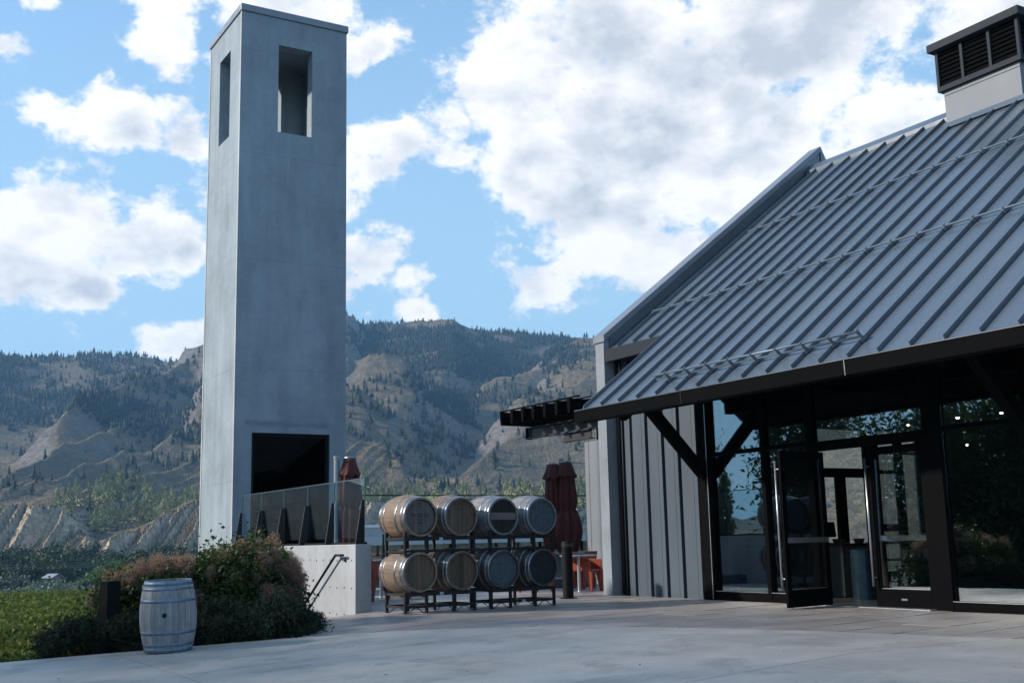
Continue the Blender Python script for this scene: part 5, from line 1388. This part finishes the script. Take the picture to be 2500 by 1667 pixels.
# ================================================================== STEEL PERGOLA OVER THE TERRACE
pg = thing('steel_pergola', 'black steel pergola with rafters jutting past the concrete pillar', 'pergola', (0, 0, 0))
def ibeam(x, y0, y1, z0, z1, wd, mat, nm):
    return MB().box(x-.008, x+.008, y0, y1, z0+.018, z1-.018).box(x-wd/2, x+wd/2, y0, y1, z0, z0+.018).box(x-wd/2, x+wd/2, y0, y1, z1-.018, z1).build(nm, mat, pg)
web_m = simple('grey_steel', (.06, .06, .062), .35, .3, .15, 3)
ibeam(13.30, FY1+.002, 21.38, 3.25, 3.49, .16, web_m, 'beam')
ib2 = ibeam(13.24, 18.90, 19.92, 3.045, 3.24, .14, web_m, 'beam')
MB().box(13.22, 13.38, 21.381, 21.40, 3.24, 3.50).build('end_plate', dark_m, pg)
for z in (3.29, 3.36, 3.43): 
    MB().tube([(13.25, 21.30, z), (13.27, 21.30, z)], .010, 6).build('bolt', alu, pg)
yr = [21.30, 20.87, 20.43, 20.01, 19.57, 19.13, 18.68]
for yq in yr: MB().box(12.55, 18.0, yq-.035, yq+.035, 3.515, 3.60).box(12.55, 12.60, yq-.05, yq+.05, 3.60, 3.80).box(12.60, 18.0, yq-.012, yq+.012, 3.60, 3.80).build('rafter', dark_m, pg)
MB().box(12.545, 12.605, FY1+.002, 21.36, 3.801, 3.822).build('edge_rail', dark_m, pg)
for k in range(1, 22): MB().box(12.60+.24*k, 12.625+.24*k, FY1+.002, 21.34, 3.801, 3.822).build('purlin', dark_m, pg)
MB().box(13.2, 13.4, FY1+.002, FY1+.35, 3.0, 3.25).build('bracket', dark_m, pg)
MB().tube([(17.9, 21.2, 0), (17.9, 21.2, 3.5)], .07, 10).build('column', dark_m, pg)

# far screen wall at the end of the terrace
scw = thing('screen_wall', 'pale panelled screen wall standing behind the parasols', 'wall', (0, 0, 0))
MB().box(16.30, 16.52, 22.95, 23.60, -.02, 3.44).build('panel', pale_m, scw); MB().box(16.296, 16.30, 23.42, 23.435, 0, 3.44).build('groove', clad_gap, scw)
MB().box(16.28, 16.40, 22.86, 22.948, -.02, 3.40).build('edge_post', pale_m, scw)
MB().box(16.42, 16.60, 22.2, 22.94, -.02, 3.36).build('dark_door', simple('dark_green_door', (.02, .026, .024), .5), scw)

# low winery outbuilding beyond the terrace, pale flat roof and a band of windows
ob = thing('outbuilding', 'low outbuilding with white flat roof seen between the barrel rows', 'building', (0, 0, 0))
white_m = simple('white_fascia', (.52, .55, .58), .5, var=.06)
OX0, OX1, OY = 14.6, 27.5, 39.0
MB().box(OX0, OX1, OY, OY+7, -4, .60).build('wall', simple('outbuilding_wall', (.09, .10, .105), .7), ob)
MB().box(OX0-1, OX1+.6, OY-1.2, OY+7.5, 1.02, 1.32).build('roof', white_m, ob)
MB().box(OX0-1, OX1+.6, OY+5.5, OY+7.5, 1.325, 1.75).build('roof_upstand', simple('roof_membrane', (.30, .32, .34), .6), ob)
MB().box(OX0-1, OX1+.6, OY+5.4, OY+7.6, 1.751, 1.86).build('parapet', white_m, ob)
MB().box(OX0, OX1, OY-.10, OY-.01, .50, .62).build('sill', white_m, ob)
for k in range(13):
    x = OX0+k*1.0; f_ = MB().box(x, x+.06, OY-.06, OY+.02, .621, 1.019).build('window', dark_m, ob); MB().box(x+.06, x+1.0, OY, OY+.01, .621, 1.019).build('pane', glass('outbuilding_glass_%d' % k, (.35, .4, .42), .08, 2.0) if k == 0 else bpy.data.materials['outbuilding_glass_0'], f_)

# ================================================================== TREES LEFT OF THE VIEW (they shade the drive and mirror in the doors)
big_leaf = leafmat('shade_tree_leaves', (.020, .038, .014), (.055, .085, .028), trans=.25, rnd=.15, world_scale=.8)
_crowns = {}
def big_tree(loc, rad, h, n, size, seed, label, nm='shade_tree', mat=None, flat=1.0, droop=0.0, group=None, share=None):
    o = thing(nm, label, 'tree', loc, 0, group)
    if share is not None and share in _crowns:
        put('crown', _crowns[share][0], o); put('trunk', _crowns[share][1], o); o.rotation_euler = (0, 0, seed*1.7); return o
    P = clump_points(n, rad, 60, .20, seed, hollow=.25)
    if droop: P[:, 2] -= droop*((P[:, 0]**2+P[:, 1]**2)/(rad[0]**2))*rad[2]*.5
    P[:, 2] += h-rad[2]
    Vv, Ff = leaf_quads(P, size, .45, -.4 if droop else .3, seed); cm_ = put('crown', np_mesh('shade_crown', Vv, Ff, mat or big_leaf), o)
    tm_ = limbs(MB(), (0, 0, 0), (0, 0, h-rad[2]*.8), .22, 8, (rad[0]*.8, rad[1]*.8, rad[2]), seed)  .build('trunk', bark, o, smooth=True)
    if share is not None: _crowns[share] = (cm_.data, tm_.data)
    return o
pd = Vector((math.cos(SUN_AZ), -math.sin(SUN_AZ), 0)); sdh = Vector((math.sin(SUN_AZ), math.cos(SUN_AZ), 0))
for k, (pp, tt, hh_) in enumerate([(14.0, 21.0, 15.0), (9.6, 22.0, 15.6), (4.8, 21.0, 15.2), (0.2, 22.5, 15.5)]):
    base = pd*pp+sdh*(tt-2.0) 
    big_tree((base.x, base.y, -2.4), (2.9, 2.9, 5.4), hh_, 1700, .22, 300+k, 'leafy shade tree left of the drive, outside the view and mirrored in the glass', group='shade trees left of the drive')
for k, (pp, tt) in enumerate([(20.5, 22.5), (18.4, 20.5), (16.4, 22.5), (14.6, 20.5), (13.0, 22.5), (10.4, 20.5), (8.2, 22.5), (5.6, 20.5), (3.0, 22.0), (.4, 21.0), (-2.5, 22.0), (-6.0, 22.0)]):  # unseen row, added so the doors mirror dark leaves instead of bright sky
    base = pd*pp+sdh*tt
    big_tree((base.x, base.y, -2.4), (2.4, 2.4, 3.9), 8.4, 24000, .095, 400+k, 'dense low tree added out of view to darken the reflections in the doors', 'reflection_screen_tree', group='added low trees that darken the door reflections', share=k % 3).scale = (1.15, 1.15, 1.08 if pp > 15 else 1.25)
big_tree((-14.0, 39.6, -3.2), (2.7, 2.7, 3.6), 13.2, 16000, .14, 340, 'drooping willow mirrored in the left storefront pane', 'willow_tree', flat=1, droop=.9)
for k, (x, y, hh_) in enumerate([(-44, 79.9, 14), (-58, 96, 14)]):
    big_tree((x, y, -6), (.75, .75, 6.5), hh_, 2600, .20, 360+k, 'slim poplar mirrored in the left storefront pane', 'poplar', group='poplars left of the view')

# a little leaf litter and grit on the paving (too small and many to pick apart)
lit_m = simple('leaf_litter', (.16, .11, .06), .8, var=.5, scale=5)
lx = rng.uniform(-1, 12.5, 260); ly = rng.uniform(5, 17, 260); ok_ = np.array([y < (EDGE(x)-.05 if x < 5.6 else 17.0) for x, y in zip(lx, ly)]); lx, ly = lx[ok_], ly[ok_]
lc = np.stack([lx, ly, np.array([gz(x) for x in lx])+.013], 1); ang = rng.uniform(0, 6.28, len(lx)); sz_ = rng.uniform(.006, .022, len(lx))[:, None]
d1 = np.stack([np.cos(ang), np.sin(ang), rng.normal(size=len(lx))*.2], 1)*sz_; d2 = np.stack([-np.sin(ang), np.cos(ang), rng.normal(size=len(lx))*.2], 1)*sz_*.5
tag(put('leaf_litter', np_mesh('leaf_litter', np.stack([lc-d1, lc+d2, lc+d1, lc-d2], 1).reshape(-1, 3), np.arange(4*len(lx)).reshape(-1, 4), lit_m)), 'scattered leaf litter on the paving', 'litter', kind='stuff')
# ================================================================== HAZE over the valley
hz = MB().box(-2750, 2750, -2750, 2750, -40, 420).build('haze', None)
hm = bpy.data.materials.new('haze_air'); hm.use_nodes = True; hm.node_tree.nodes.clear()
ho = hm.node_tree.nodes.new('ShaderNodeOutputMaterial'); hv = hm.node_tree.nodes.new('ShaderNodeVolumePrincipled')
hv.inputs['Color'].default_value = (.30, .62, 1.0, 1); hv.inputs['Density'].default_value = .00016; hv.inputs['Anisotropy'].default_value = .1
hm.node_tree.links.new(hv.outputs[0], ho.inputs['Volume']); hz.data.materials.append(hm); tag(hz, 'thin blue valley haze', 'haze', kind='stuff')
hz.display_type = 'WIRE'
